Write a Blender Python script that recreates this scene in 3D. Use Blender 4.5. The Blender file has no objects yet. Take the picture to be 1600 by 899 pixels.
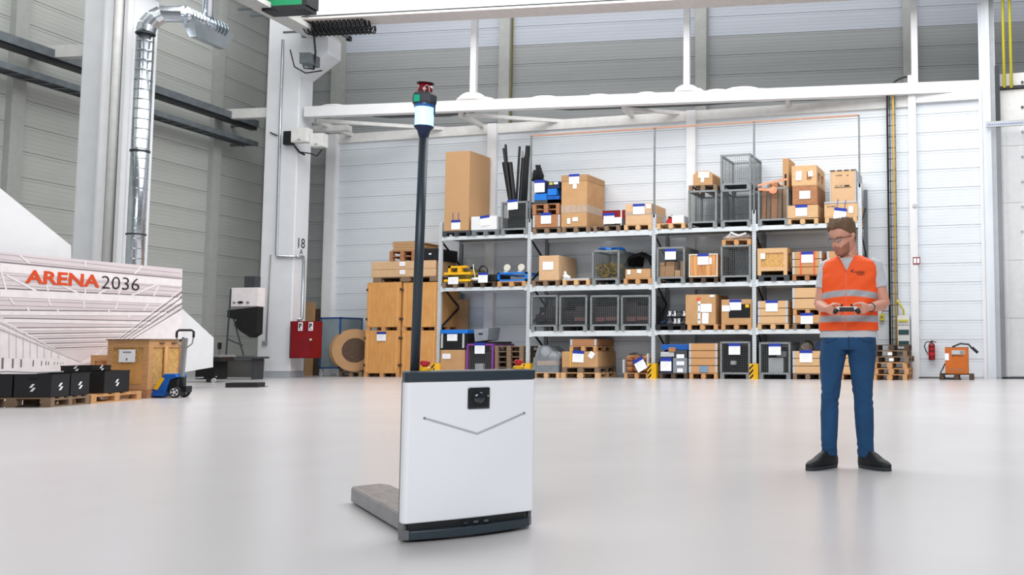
import bpy, bmesh, math, random
import numpy as np
from mathutils import Vector, Matrix
random.seed(7)
sc = bpy.context.scene
COL = sc.collection
# ---------------------------------------------------------------- camera
CF, CX, CY = 1480.78, 1202.82, 426.04          # focal length and principal point, 1600x899 frame
PITCH, ROLL, YAW, CH = 0.07557, -0.00365, 0.2472, 0.90012
def _axes():
    f = Vector((-math.sin(YAW)*math.cos(PITCH), math.cos(YAW)*math.cos(PITCH), math.sin(PITCH)))
    r = Vector((math.cos(YAW), math.sin(YAW), 0)); u = r.cross(f)
    return r*math.cos(ROLL)+u*math.sin(ROLL), u*math.cos(ROLL)-r*math.sin(ROLL), f
CR, CU, CFW = _axes(); CP = Vector((0, 0, CH))
cam = bpy.data.cameras.new('camera'); camo = bpy.data.objects.new('camera', cam); COL.objects.link(camo)
cam.sensor_fit = 'HORIZONTAL'; cam.sensor_width = 36; cam.lens = CF/1600*36
cam.shift_x = (800-CX)/1600; cam.shift_y = (CY-449.5)/1600; cam.clip_end = 300; cam.clip_start = .05
M3 = Matrix((CR, CU, -CFW)).transposed().to_4x4(); M3.translation = CP
camo.matrix_world = M3; sc.camera = camo
# ---------------------------------------------------------------- light and exposure
w = bpy.data.worlds.new('hall_daylight'); sc.world = w; w.use_nodes = True
bg = w.node_tree.nodes['Background']; bg.inputs[0].default_value = (0.92, 0.97, 1.0, 1); bg.inputs[1].default_value = 0.2
sc.view_settings.view_transform = 'Standard'; sc.view_settings.look = 'None'
sc.view_settings.exposure = 0.05; sc.view_settings.gamma = 1.0; sc.view_settings.use_curve_mapping = False
def area(name, loc, target, sx, sy, power, col=(1,1,1)):
    l = bpy.data.lights.new(name, 'AREA'); l.shape = 'RECTANGLE'; l.size = sx; l.size_y = sy; l.energy = power; l.color = col
    o = bpy.data.objects.new(name, l); COL.objects.link(o); o.location = loc
    o.rotation_euler = (Vector(target)-Vector(loc)).to_track_quat('-Z', 'Y').to_euler(); return o
area('roof_light', (-7, 15.5, 13.4), (-7, 15.5, 0), 26, 15, 5300, (1, .99, .985))
area('gate_daylight', (.5, -5, 6.5), (-3, 6, .8), 9, 5, 900, (.96, .98, 1))  # unseen fill lamp added behind the camera to brighten robot and man
# ---------------------------------------------------------------- pixel -> world helpers
def ray(x, y): return CFW + CR*((x-CX)/CF) - CU*((y-CY)/CF)
def onY(x, y, Y): d = ray(x, y); return CP + d*(Y/d.y)
def onZ(x, y, z=0.): d = ray(x, y); return CP + d*((z-CH)/d.z)
def onplane(x, y, n, c): d = ray(x, y); return CP + d*((c-CP.dot(n))/d.dot(n))
BA = 0.11539                                   # the hall's own axes, turned against the rack's
BE = Vector((math.cos(BA), math.sin(BA), 0)); BN = Vector((-math.sin(BA), math.cos(BA), 0))
def Bp(e, n, z): return BE*e + BN*n + Vector((0, 0, z))
def onE(x, y, e): return onplane(x, y, BE, e)
def onN(x, y, n): return onplane(x, y, BN, n)
def toB(p): return Vector((p.dot(BE), p.dot(BN), p.z))
# ---------------------------------------------------------------- materials
def srgb(c):
    if isinstance(c, str): c = [int(c[i:i+2], 16)/255 for i in (0, 2, 4)]
    return tuple(((v/12.92) if v <= .04045 else ((v+.055)/1.055)**2.4) for v in c)+(1,)
def mat(name, c, rough=.6, metal=0., c2=None, scale=6., stretch=(1,1,1), bump=0., bscale=40., detail=4, coat=0., trans=0., alpha=1., emit=None, es=0., spread=.5, kind='noise'):
    m = bpy.data.materials.new(name); m.use_nodes = True; nt = m.node_tree; b = nt.nodes['Principled BSDF']
    b.inputs['Base Color'].default_value = srgb(c); b.inputs['Roughness'].default_value = rough; b.inputs['Metallic'].default_value = metal
    b.inputs['Coat Weight'].default_value = coat; b.inputs['Transmission Weight'].default_value = trans; b.inputs['Alpha'].default_value = alpha
    if emit: b.inputs['Emission Color'].default_value = srgb(emit); b.inputs['Emission Strength'].default_value = es
    tc = nt.nodes.new('ShaderNodeTexCoord'); mp = nt.nodes.new('ShaderNodeMapping'); mp.inputs['Scale'].default_value = stretch
    nt.links.new(tc.outputs['Object'], mp.inputs['Vector'])
    if c2 is None:
        s = srgb(c); c2l = tuple(v*.86 for v in s[:3])+(1,)
    else: c2l = srgb(c2)
    if kind == 'voronoi':
        n = nt.nodes.new('ShaderNodeTexVoronoi'); n.inputs['Scale'].default_value = scale; out = n.outputs['Color']
        sep = nt.nodes.new('ShaderNodeSeparateColor'); nt.links.new(out, sep.inputs[0]); out = sep.outputs[0]
    else:
        n = nt.nodes.new('ShaderNodeTexNoise'); n.inputs['Scale'].default_value = scale; n.inputs['Detail'].default_value = detail; out = n.outputs['Fac']
    nt.links.new(mp.outputs[0], n.inputs['Vector'])
    r = nt.nodes.new('ShaderNodeValToRGB'); r.color_ramp.elements[0].position = .5-spread*.5; r.color_ramp.elements[1].position = .5+spread*.5
    r.color_ramp.elements[0].color = c2l; r.color_ramp.elements[1].color = srgb(c)
    nt.links.new(out, r.inputs[0]); nt.links.new(r.outputs[0], b.inputs['Base Color'])
    if bump:
        n2 = nt.nodes.new('ShaderNodeTexNoise'); n2.inputs['Scale'].default_value = bscale; nt.links.new(mp.outputs[0], n2.inputs['Vector'])
        bp = nt.nodes.new('ShaderNodeBump'); bp.inputs['Strength'].default_value = bump; bp.inputs['Distance'].default_value = .02
        nt.links.new(n2.outputs['Fac'], bp.inputs['Height']); nt.links.new(bp.outputs[0], b.inputs['Normal'])
    return m
M = dict(
 floor=mat('floor_epoxy', 'bfbdbe', .25, c2='b5b2b3', scale=.55, detail=6, bump=.02, bscale=2.5, spread=.6),
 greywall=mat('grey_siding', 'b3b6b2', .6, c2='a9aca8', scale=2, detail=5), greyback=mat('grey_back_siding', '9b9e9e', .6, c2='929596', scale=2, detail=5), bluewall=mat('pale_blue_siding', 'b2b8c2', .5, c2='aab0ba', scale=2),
 whitewall=mat('white_siding', 'dbe1e6', .55, c2='d3dae1', scale=1.5), pilaster=mat('pilaster_paint', 'a9aba8', .6),
 seam=mat('siding_seam', '9fa2a2', .7), white=mat('white_paint', 'e4e5e7', .5, c2='dddee0', scale=3), offwhite=mat('offwhite_paint', 'dcdcda', .5),
 concrete=mat('painted_concrete', 'e2e4e8', .6, c2='d8dbdf', scale=2, bump=.05, bscale=30), plinth=mat('grey_plinth', 'aab0b6', .6),
 warmwhite=mat('girder_paint', 'e6dedb', .5), cream=mat('cream_plastic', 'd9d5c8', .5),
 galv=mat('galvanised_steel', 'c9ced2', .32, .95, c2='9fa5aa', scale=30, stretch=(1,1,6), bump=.05), zinc=mat('zinc_upright', 'd5dbdf', .5, .25, c2='c2c9ce', scale=20),
 beam=mat('rack_beam', 'dde3e6', .45, .15, c2='d0d7db', scale=9), steel=mat('grey_steel', '8f9496', .45, .6, c2='7b8082', scale=14), cage=mat('cage_steel', '969b9d', .5, .35, c2='7d8284', scale=18), cagew=mat('cage_wire', '74797b', .5, .4),
 darksteel=mat('dark_steel', '3c4144', .5, .5), darkbrace=mat('dark_brace', '2a2e33', .5, .3), tray=mat('tray_steel', '7d858a', .45, .5, c2='646b70', scale=5),
 black=mat('black_plastic', '14161a', .45), softblack=mat('black_fabric', '0e0f12', .9, bump=.4, bscale=25), boxblack=mat('black_box', '17181c', .5, c2='111216', scale=4),
 anth=mat('anthracite', '2e3a44', .38, .1, c2='2a353f', scale=4), robotwhite=mat('robot_white', 'f0f2f6', .3, coat=.3, c2='edeff4', scale=2), robotgrey=mat('robot_grey', '77787c', .5, .3),
 forktop=mat('worn_fork_top', '7a7370', .6, .3, c2='5c5654', scale=9, stretch=(3,1,1), detail=8), forkside=mat('fork_side', 'a5a3a5', .55, .3, c2='8f8d90', scale=6),
 groove=mat('groove_grey', 'b9bcc0', .4), lens=mat('dark_lens', '0b1322', .08, coat=1.), lensgrey=mat('lens_dome', '5a5f66', .12, .2),
 red=mat('red_paint', '860b18', .4, c2='750c16', scale=4), brightred=mat('red_plastic', 'c0202a', .4), yellow=mat('yellow_paint', 'f3bd1c', .45, c2='e0a814', scale=5), dullyellow=mat('yellow_plastic', 'cdbf3e', .5),
 rodyellow=mat('yellow_hose', 'e2d84a', .5, c2='cfc22c', scale=1), orange=mat('orange_cabinet', 'c8660f', .5, c2='b95c0c', scale=5), blue=mat('blue_plastic', '1460b8', .4, c2='0f4f9c', scale=5), brightblue=mat('bright_blue', '1a78d8', .4), navy=mat('label_blue', '1433a0', .6), darkblue=mat('dark_blue', '142850', .5, c2='0f1d3c', scale=6), cartblue=mat('cart_blue', '20508f', .5),
 purple=mat('purple_frame', '8c3f9c', .5), paper=mat('white_paper', 'f4f6fa', .7, c2='eef0f5'), ink=mat('grey_print', 'c3c8d4', .8), blackink=mat('black_print', '16161a', .7), cyan=mat('pale_tape', 'e7eef2', .5),
 cardboard=mat('cardboard', 'c39a6e', .85, c2='b48a5e', scale=3, detail=6), cardboard2=mat('pale_cardboard', 'd5b18a', .85, c2='c8a27b', scale=3), cardside=mat('dark_cardboard', 'b08a62', .85), fibre=mat('fibreboard', 'bd966e', .85, c2='b98f64', scale=25, detail=8), tape=mat('packing_tape', 'c2ab98', .3, c2='a9917c', scale=8),
 pine=mat('pine', 'cf9f70', .7, c2='b58350', scale=5, stretch=(1,8,8), detail=6), pine2=mat('pale_pine', 'dab58a', .7, c2='c69c6c', scale=5, stretch=(1,8,8), detail=6), oldwood=mat('weathered_wood', '8f7862', .85, c2='6d5844', scale=7, stretch=(1,6,6), detail=7), darkwood=mat('dark_wood', '5c4838', .85, c2='3f3027', scale=7, stretch=(1,6,6)), redwood=mat('reddish_wood', 'b5825c', .8, c2='96623f', scale=6, stretch=(1,5,5), detail=7),
 ply=mat('orange_plywood', 'd9a262', .6, c2='c98c4a', scale=2.5, stretch=(4,4,1), detail=8), batten=mat('plywood_batten', 'e4b276', .6, c2='d09a58', scale=6), osb=mat('osb', 'd8ac68', .75, c2='b0844a', scale=55, kind='voronoi', spread=1., stretch=(1,1,.45)), stripewood=mat('striped_wood', 'd7a064', .6, c2='a8683a', scale=1.6, stretch=(7,1,.6), detail=3, spread=.3),
 plasticgrey=mat('grey_plastic', '6f757a', .5), greybox=mat('grey_box', '8d939b', .5, c2='7c828b', scale=5), film=mat('pallet_film', 'b9c0c6', .25, alpha=.42, c2='99a1a8', scale=8), whitefilm=mat('white_sheeting', 'e4e0de', .6, bump=.8, bscale=5), curtain=mat('strip_curtain', 'e8ecf4', .12, alpha=.13), chrome=mat('bright_metal', 'd5d8dc', .22, 1., bump=.2, bscale=18), duct=mat('duct_metal', 'dfe6ec', .2, 1., c2='c3cbd3', scale=3, bump=.12, bscale=8),
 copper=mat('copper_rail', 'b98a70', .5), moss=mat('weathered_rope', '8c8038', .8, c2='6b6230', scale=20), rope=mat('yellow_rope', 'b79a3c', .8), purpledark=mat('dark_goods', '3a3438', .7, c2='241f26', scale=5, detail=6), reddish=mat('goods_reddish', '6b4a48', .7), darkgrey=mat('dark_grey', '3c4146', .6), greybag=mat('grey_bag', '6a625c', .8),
 green=mat('green_box', '0f8a58', .45), rubber=mat('rubber_seal', '2d323a', .6), straporange=mat('strap_orange', 'f08050', .6, c2='f6a98a', scale=6), strapred=mat('strap_red', 'e8502c', .6), grey=mat('mid_grey', '8e8d8c', .6), lightgrey=mat('light_grey', 'bcc0c4', .55), tealblind=mat('dark_green_glass', '2f4a4c', .2, coat=.5), acryl=mat('clear_panel', '8c9ca3', .2, c2='75878f', scale=2, alpha=.75), bluegrey=mat('blue_grey_plate', '7c97b4', .5),
 redlens=mat('red_lens', '7a0a1c', .1, coat=1.), greenlens=mat('green_lens', '1fb48c', .15, coat=1.), blueband=mat('blue_lens', '0f62b4', .15, coat=1.), beacon=mat('lit_blue_lens', 'bfe6ff', .3, emit='9ad3ff', es=1.35),
 printbg=mat('print_ground', 'ddd2d4', .7, c2='cfc4c8', scale=1.2), printwhite=mat('print_white', 'efe8ea', .7), printgrey=mat('print_grey', 'bdb4b9', .7), printdark=mat('print_dark', '756d73', .7), arena=mat('print_orange', 'dd4a12', .6),
 skin=mat('skin', 'dba48e', .55, c2='cd8d78', scale=14, spread=.9), beard=mat('beard', 'ad7660', .8, c2='93604c', scale=60), hair=mat('brown_hair', '7d6148', .75, c2='5a4331', scale=30, stretch=(1,1,.3), bump=.6, bscale=90), lip=mat('lips', 'a8615a', .5), eye=mat('eye_white', 'd8d4d0', .3), iris=mat('iris', '38444c', .2),
 shirt=mat('grey_tee', 'ccd0d5', .9, c2='bfc3c9', scale=5, bump=.5, bscale=9), vest=mat('orange_vest', 'ff6222', .7, c2='fb5516', scale=4, bump=.5, bscale=8), reflect=mat('reflective_band', 'b3b7be', .4, c2='a2a6ae', scale=6), trim=mat('vest_trim', 'ff8a70', .7), jeans=mat('denim', '20507c', .9, c2='153a5e', scale=5, detail=7, bump=.4, bscale=14), stitch=mat('denim_dark', '17324f', .85), shoe=mat('black_shoe', '16181b', .65, bump=.3), sole=mat('dark_sole', '34383c', .7), glass=mat('spectacle_glass', 'aab2ba', .05, alpha=.12), watch=mat('watch', '202226', .3),
)
# ---------------------------------------------------------------- mesh and object helpers
class MB:
    def __init__(s): s.v = []; s.f = []; s.m = []
    def poly(s, pts, mi=0):
        b = len(s.v); s.v += [tuple(p) for p in pts]; s.f.append(tuple(range(b, b+len(pts)))); s.m.append(mi); return s
    def box(s, x0, x1, y0, y1, z0, z1, mi=0):
        b = len(s.v); s.v += [(x0,y0,z0),(x1,y0,z0),(x1,y1,z0),(x0,y1,z0),(x0,y0,z1),(x1,y0,z1),(x1,y1,z1),(x0,y1,z1)]
        for q in ((0,3,2,1),(4,5,6,7),(0,1,5,4),(1,2,6,5),(2,3,7,6),(3,0,4,7)): s.f.append(tuple(b+i for i in q)); s.m.append(mi)
        return s
    def hexa(s, lo, hi, mi=0):     # two quads of matching corners
        b = len(s.v); s.v += [tuple(p) for p in lo]+[tuple(p) for p in hi]
        for q in ((0,3,2,1),(4,5,6,7),(0,1,5,4),(1,2,6,5),(2,3,7,6),(3,0,4,7)): s.f.append(tuple(b+i for i in q)); s.m.append(mi)
        return s
    def prism(s, pts, off, mi=0):  # outline pts (3d) extruded by off
        n = len(pts); b = len(s.v); off = Vector(off); s.v += [tuple(p) for p in pts]+[tuple(Vector(p)+off) for p in pts]
        s.f.append(tuple(b+i for i in reversed(range(n)))); s.f.append(tuple(b+n+i for i in range(n))); s.m += [mi, mi]
        for i in range(n): j = (i+1) % n; s.f.append((b+i, b+j, b+n+j, b+n+i)); s.m.append(mi)
        return s
    def bar(s, a, c, wx, wy=None, mi=0, up=(0,0,1)):
        a = Vector(a); c = Vector(c); wy = wy or wx; d = (c-a).normalized(); u = Vector(up)
        if abs(d.dot(u)) > .97: u = Vector((0, 1, 0))
        x = d.cross(u).normalized()*wx/2; y = x.cross(d).normalized()*wy/2
        s.hexa([a-x-y, a+x-y, a+x+y, a-x+y], [c-x-y, c+x-y, c+x+y, c-x+y], mi); return s
    def tube(s, pts, r, seg=8, mi=0, cap=True):
        pts = [Vector(p) for p in pts]; n = len(pts); rr = r if isinstance(r, (list, tuple)) else [r]*n
        b = len(s.v); t0 = (pts[1]-pts[0]).normalized(); u = Vector((0,0,1)) if abs(t0.z) < .9 else Vector((0,1,0)); x = t0.cross(u).normalized()
        for i, p in enumerate(pts):
            t = (pts[min(i+1, n-1)]-pts[max(i-1, 0)]).normalized(); x = (x-t*x.dot(t)).normalized(); y = t.cross(x)
            for k in range(seg): a = 2*math.pi*k/seg; s.v.append(tuple(p+(x*math.cos(a)+y*math.sin(a))*rr[i]))
        for i in range(n-1):
            for k in range(seg): l = (k+1) % seg; s.f.append((b+i*seg+k, b+i*seg+l, b+(i+1)*seg+l, b+(i+1)*seg+k)); s.m.append(mi)
        if cap: s.f.append(tuple(b+k for k in reversed(range(seg)))); s.f.append(tuple(b+(n-1)*seg+k for k in range(seg))); s.m += [mi, mi]
        return s
    def lathe(s, prof, seg=24, c=(0,0,0), mi=0, ax='z'):
        b = len(s.v); c = Vector(c)
        for (r, z) in prof:
            for k in range(seg):
                a = 2*math.pi*k/seg; p = (r*math.cos(a), r*math.sin(a), z)
                if ax == 'x': p = (p[2], p[0], p[1])
                if ax == 'y': p = (p[1], p[2], p[0])
                s.v.append(tuple(c+Vector(p)))
        for i in range(len(prof)-1):
            for k in range(seg): l = (k+1) % seg; s.f.append((b+i*seg+k, b+i*seg+l, b+(i+1)*seg+l, b+(i+1)*seg+k)); s.m.append(mi)
        s.f.append(tuple(b+k for k in reversed(range(seg)))); s.f.append(tuple(b+(len(prof)-1)*seg+k for k in range(seg))); s.m += [mi, mi]
        return s
    def blob(s, c, rx, ry, rz, mi=0, seg=12, rings=8, jit=0., flat=None):
        b = len(s.v); c = Vector(c); rnd = random.Random(int(abs(c.x*97+c.z*31+rx*1000)))
        for i in range(rings+1):
            th = math.pi*i/rings
            for k in range(seg):
                ph = 2*math.pi*k/seg; j = 1+rnd.uniform(-jit, jit); z = math.cos(th)*rz*j
                if flat is not None: z = max(z, -flat)
                s.v.append((c.x+math.sin(th)*math.cos(ph)*rx*j, c.y+math.sin(th)*math.sin(ph)*ry*j, c.z+z))
        for i in range(rings):
            for k in range(seg): l = (k+1) % seg; s.f.append((b+i*seg+k, b+(i+1)*seg+k, b+(i+1)*seg+l, b+i*seg+l)); s.m.append(mi)
        return s
    def mesh(s, name, mats, smooth=False):
        me = bpy.data.meshes.new(name); me.from_pydata(s.v, [], s.f)
        for m in (mats if isinstance(mats, (list, tuple)) else [mats]): me.materials.append(M[m] if isinstance(m, str) else m)
        me.polygons.foreach_set('material_index', s.m)
        if smooth: me.polygons.foreach_set('use_smooth', [True]*len(me.polygons))
        me.update(); return me
def link(name, me, parent=None, loc=(0,0,0), rot=None, scale=None):
    o = bpy.data.objects.new(name, me); COL.objects.link(o)
    if parent is not None: o.parent = parent
    o.location = loc
    if rot is not None: o.rotation_euler = rot if isinstance(rot, (tuple, list)) else (0, 0, rot)
    if scale is not None: o.scale = scale
    return o
def part(name, mb, mats, parent, loc=(0,0,0), rot=None, scale=None, smooth=False, label=None, bevel=0, kind=None):
    o = link(name, mb.mesh(name, mats, smooth), parent, loc, rot, scale)
    if label: o['label'] = label
    if kind: o['kind'] = kind
    if bevel:
        b = o.modifiers.new('bevel', 'BEVEL'); b.width = bevel; b.segments = 2; b.limit_method = 'ANGLE'
    return o
def tag(o, label, cat, group=None):
    o['label'] = label; o['category'] = cat
    if group: o['group'] = group
    return o
def thing(name, label, cat, loc=(0,0,0), rot=0., group=None):
    o = link(name, None, None, loc, rot); o.empty_display_size = .1; return tag(o, label, cat, group)
def solo(name, mb, mats, label, cat, loc=(0,0,0), rot=None, group=None, smooth=False, bevel=0):
    return tag(part(name, mb, mats, None, loc, rot, smooth=smooth, bevel=bevel), label, cat, group)
def struct(name, mb=None, mats=None, loc=(0,0,0), rot=None):
    o = link(name, mb.mesh(name, mats) if mb else None, None, loc, rot); o['kind'] = 'structure'; return o
CACHE = {}
def cached(key, fn):
    if key not in CACHE: CACHE[key] = fn()
    return CACHE[key]
def text_mesh(name, s, size, m, bold=0., depth=.002):
    cu = bpy.data.curves.new(name, 'FONT'); cu.body = s; cu.size = size; cu.extrude = depth; cu.offset = bold; cu.resolution_u = 3
    o = bpy.data.objects.new(name, cu); COL.objects.link(o); bpy.context.view_layer.update()
    me = bpy.data.meshes.new_from_object(o.evaluated_get(bpy.context.evaluated_depsgraph_get())); bpy.data.objects.remove(o); me.materials.clear(); me.materials.append(M[m]); return me
def fit_text(name, s, m, parent, p0, xdir, up, height, width, bold=0.):
    me = text_mesh(name, s, 1., m, bold); co = np.array([v.co[:] for v in me.vertices]); mn = co.min(0); mx = co.max(0)
    xd = Vector(xdir).normalized(); u = Vector(up).normalized(); nrm = xd.cross(u)
    o = link(name, me, parent)
    A = Matrix((xd*(width/(mx[0]-mn[0])), u*(height/(mx[1]-mn[1])), nrm)).transposed().to_4x4()
    me.transform(Matrix.Translation((-mn[0], -mn[1], 0))); me.transform(A); o.location = p0; return o
# ================================================================ the setting
fl = struct('floor', MB().box(-40, 14, -12, 34, -.15, 0), 'floor')
WY = 25.12                                     # face of the white lower wall
def panel_mesh(h, mats, double=True):          # unit length along x, face at y=0 towards -y
    def mk():
        b = MB(); g = .004; t = .05
        pr = [(0, g)]
        for q_ in (.17, .34, .51, .68): pr += [(0, h*q_-.006), (.004, h*q_), (0, h*q_+.006)]
        pr += [(0, h-.085), (.008, h-.08), (.008, h-.07), (0, h-.065), (0, h-.010), (.012, h-.004), (t, h-.002), (t, g)]
        n = len(pr); b.v = [(0, y, z) for y, z in pr]+[(1, y, z) for y, z in pr]
        b.f = [tuple(range(n)), tuple(reversed(range(n, 2*n)))]+[((i+1) % n, i, n+i, n+(i+1) % n) for i in range(n)]
        b.m = [0]*len(b.f); return b.mesh('siding_panel', mats)
    return cached(('panel', h, mats), mk)
def panelled(wall, x0, x1, z0, z1, h, m, y=0.):
    z = z0
    while z < z1-.05: link('siding_panel', panel_mesh(h, m(z) if callable(m) else m), wall, (x0, y, z), None, (x1-x0, 1, 1)); z += h
# lower white wall
wl = struct('wall_front_room', MB().box(-20.75, -.45, .03, .25, 0, 7.5), 'offwhite', (0, WY, 0))
colpx = [(509, 525, 300), (762, 776, 230), (1073, 1087, 250), (1421, 1433, 300)]
cols = [(onY(a, y, WY-.1).x, onY(b, y, WY-.1).x) for a, b, y in colpx]; cols.append((onY(1533, 350, WY-.1).x, onY(1538, 350, WY-.1).x))
for i, (a, b) in enumerate(cols):
    zt = 7.5 if i != 3 else 8.05
    part('wall_column', MB().box(a, b, -.14, .05, 0, zt).box(a+.03, b-.03, -.15, -.14, 0, zt-.02), 'white', wl)
    if i < len(cols)-1: panelled(wl, b, cols[i+1][0], 0, 7.5, .5, 'whitewall')
part('wall_header', MB().box(cols[0][0], cols[3][0], -.06, .0, 7.22, 7.5), 'offwhite', wl)
part('wall_header', MB().box(cols[3][1], cols[4][1], -.10, .0, 7.3, 7.56), 'white', wl)
part('floor_trim', MB().box(cols[0][0], cols[4][1], -.02, .0, 0, .05), 'lightgrey', wl)
part('fire_sign', MB().box(0, .19, -.012, 0, 0, .19).box(.02, .09, -.014, -.012, .03, .16, 1).box(.11, .17, -.014, -.012, .03, .16, 1), ['red', 'paper'], wl, (onY(1426.5, 408, WY-.15).x, -.15, onY(1426, 413.5, WY-.15).z), label='small square red fire equipment sign')
part('sensor_knob', MB().lathe([(.05, -.03), (.06, 0)], 12, ax='y'), 'lightgrey', wl, (onY(1429, 323, WY-.15).x, -.15, onY(1429, 323, WY).z))
# back wall of the hall and left wall
NB = 27.6; EL = -19.9
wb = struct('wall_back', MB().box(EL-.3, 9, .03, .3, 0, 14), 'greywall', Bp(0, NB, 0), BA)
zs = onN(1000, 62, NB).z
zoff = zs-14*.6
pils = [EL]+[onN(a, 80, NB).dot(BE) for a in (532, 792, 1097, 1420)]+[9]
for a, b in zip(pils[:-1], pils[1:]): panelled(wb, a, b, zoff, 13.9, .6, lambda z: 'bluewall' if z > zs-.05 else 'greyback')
for e_ in pils[1:-1]:
    part('wall_column', MB().box(e_-.17, e_+.17, -.2, .05, 0, 14), 'pilaster', wb)
    part('column_edge', MB().box(e_+.17, e_+.2, -.06, .05, 6, 13.9), 'moss' if e_ > -15 and e_ < -9 else 'pilaster', wb)
wlft = struct('wall_left', MB().box(-26, 10, .03, .3, 0, 14), 'greywall', Bp(EL, 0, 0), BA+math.pi/2)
lp = [-26+36-36]+[]  # local x runs along +n
lc = [8.0, 12.4, 18.8, 25.2, NB]
for a, b in zip([2.0]+lc[:-1], lc): panelled(wlft, a, b, 0, 13.8, .6, 'greywall')
for n_ in lc[:-1]: part('wall_column', MB().box(n_-.17, n_+.17, -.16, .05, 0, 14), 'pilaster', wlft)
# the local x axis of the left wall: rotate so that panels face the hall
wlft.rotation_euler = (0, 0, BA+math.pi/2); wlft.data.clear_geometry(); wlft.data.from_pydata(*(lambda b: (b.v, [], b.f))(MB().box(-10, NB+.3, .03, .3, 0, 14)))
# ================================================================ pillars, crane, ducts
def pillar(name, e0, e1, n0, n1, zc, label, corbel=.85):
    c = Bp((e0+e1)/2, (n0+n1)/2, 0); t = thing(name, label, 'pillar', c, BA, 'painted concrete pillars along the left wall')
    a, b = (e1-e0)/2, (n1-n0)/2
    part('shaft', MB().box(-a, a, -b, b, .17, 13.5), 'concrete', t, bevel=.03)
    part('plinth_band', MB().box(-a-.004, a+.004, -b-.004, b+.004, 0, .17), 'plinth', t)
    if corbel: part('corbel', MB().prism([(a-.01, -b, zc), (a+corbel, -b, zc+.62*corbel/.85), (a+corbel, -b, zc+1.15), (a-.01, -b, zc+1.15)], (0, 2*b, 0)), 'concrete', t, bevel=.02)
    return t
PF = 24.9
zcor = onN(485, 118, PF).z*0+onE(487, 128, -17.0).z
p18 = pillar('concrete_pillar', -18.03, -17.0, PF, 25.55, zcor, 'white concrete pillar marked 18 A with red hydrant cabinet on its foot')
pl = pillar('concrete_pillar', -18.29, -17.0, 18.9, 19.6, zcor+.25, 'wide white pillar beside the silver spiral duct, rising behind the banner', .42)
# pillar number
q0 = onN(465, 387, PF-.01); q1 = onN(477, 373, PF-.01)
for s_, a_, b_ in (('18', (465.5, 387), (476.5, 373.5)), ('A', (468, 397), (473, 390))):
    A = p18.matrix_world if False else None
    e0 = -17.0+.008
    P0 = onE(a_[0], a_[1], -17.0); P1 = onE(b_[0], b_[1], -17.0)
    nn0, nn1 = sorted((P0.dot(BN), P1.dot(BN)))
    fit_text('painted_number', s_, 'darkgrey', p18, (.515+.006, nn0-(PF+25.55)/2, P0.z), (0, 1, 0), (0, 0, 1), P1.z-P0.z, min(nn1-nn0, .42), .005)
def loc18(P): d = Vector(P)-Vector(p18.location); return Vector((d.dot(BE), d.dot(BN), d.z))
# steel plate strips beside the left pillar
t = thing('steel_strip_cladding', 'pale vertical pipe and channel pair running up the wide left pillar', 'pipe', Bp(-17.4, 18.8, 0), BA)
part('channel', MB().box(-.16, .0, -.05, .1, 0, 13).box(-.18, -.14, -.1, .0, 0, 13), 'white', t)
part('pipe', MB().tube([(.12, -.02, 0), (.12, -.02, 13)], .09, 16), 'offwhite', t, smooth=True)
part('edge_strip', MB().box(.27, .36, -.04, .1, 0, 13), 'white', t)
# mezzanine edge beam with hanger rods
mb0 = onN(478, 182, 25.0).z
mz = thing('edge_beam', 'long white steel edge beam hanging above the rack wall', 'beam', Bp(-16.9, 25.0, 7.52), BA)
part('beam_profile', MB().box(0, 20.5, 0, .24, 0, .30), 'white', mz)
for px in (740, 1073, 1429):
    e_ = onN(px, 100, 25.1).dot(BE)+16.9
    part('hanger_rod', MB().box(e_-.085, e_+.085, .06, .2, .30, 6), 'white', mz)
# roof frame of the front room
rf = thing('roof_frame', 'white tubular roof frame between edge beam and wall with diagonal braces', 'frame', Bp(-16.9, 25.3, 7.42), BA)
for e_ in (0.05, 4.6, 9.4, 14.0): part('cross_tube', MB().box(e_, e_+.12, -.06, 2.1, 0, .12), 'offwhite', rf)
for a_, b_ in ((.2, 4.5), (4.8, 9.3), (9.5, 13.9)): part('diagonal_tube', MB().bar((a_, 0, .05), (b_, 2.1, .05), .1, .1), 'offwhite', rf)
part('corner_beam', MB().box(-1.1, .8, .6, .85, -.12, .05), 'offwhite', rf)
for k, (a_, b_, n_, w_) in enumerate(((560, 722, 25.35, .3), (868, 1185, 25.3, .22), (1210, 1305, 25.28, .1))):  # thin flat dark slivers in the gap under the edge beam
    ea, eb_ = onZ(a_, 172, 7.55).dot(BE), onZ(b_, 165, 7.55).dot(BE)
    solo('dark_membrane', MB().prism([(0, 0, 0), (eb_-ea, 0, 0), ((eb_-ea)*.7, w_, .0), (.4, w_*.8, 0)], (0, 0, .02)), 'darkgrey', ['dark membrane strip under the edge beam left of the mast', 'long dark membrane strip under the middle of the edge beam', 'short dark membrane strip where the edge beam meets the wall'][k], 'membrane', Bp(ea, n_, 7.53), BA)
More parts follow.
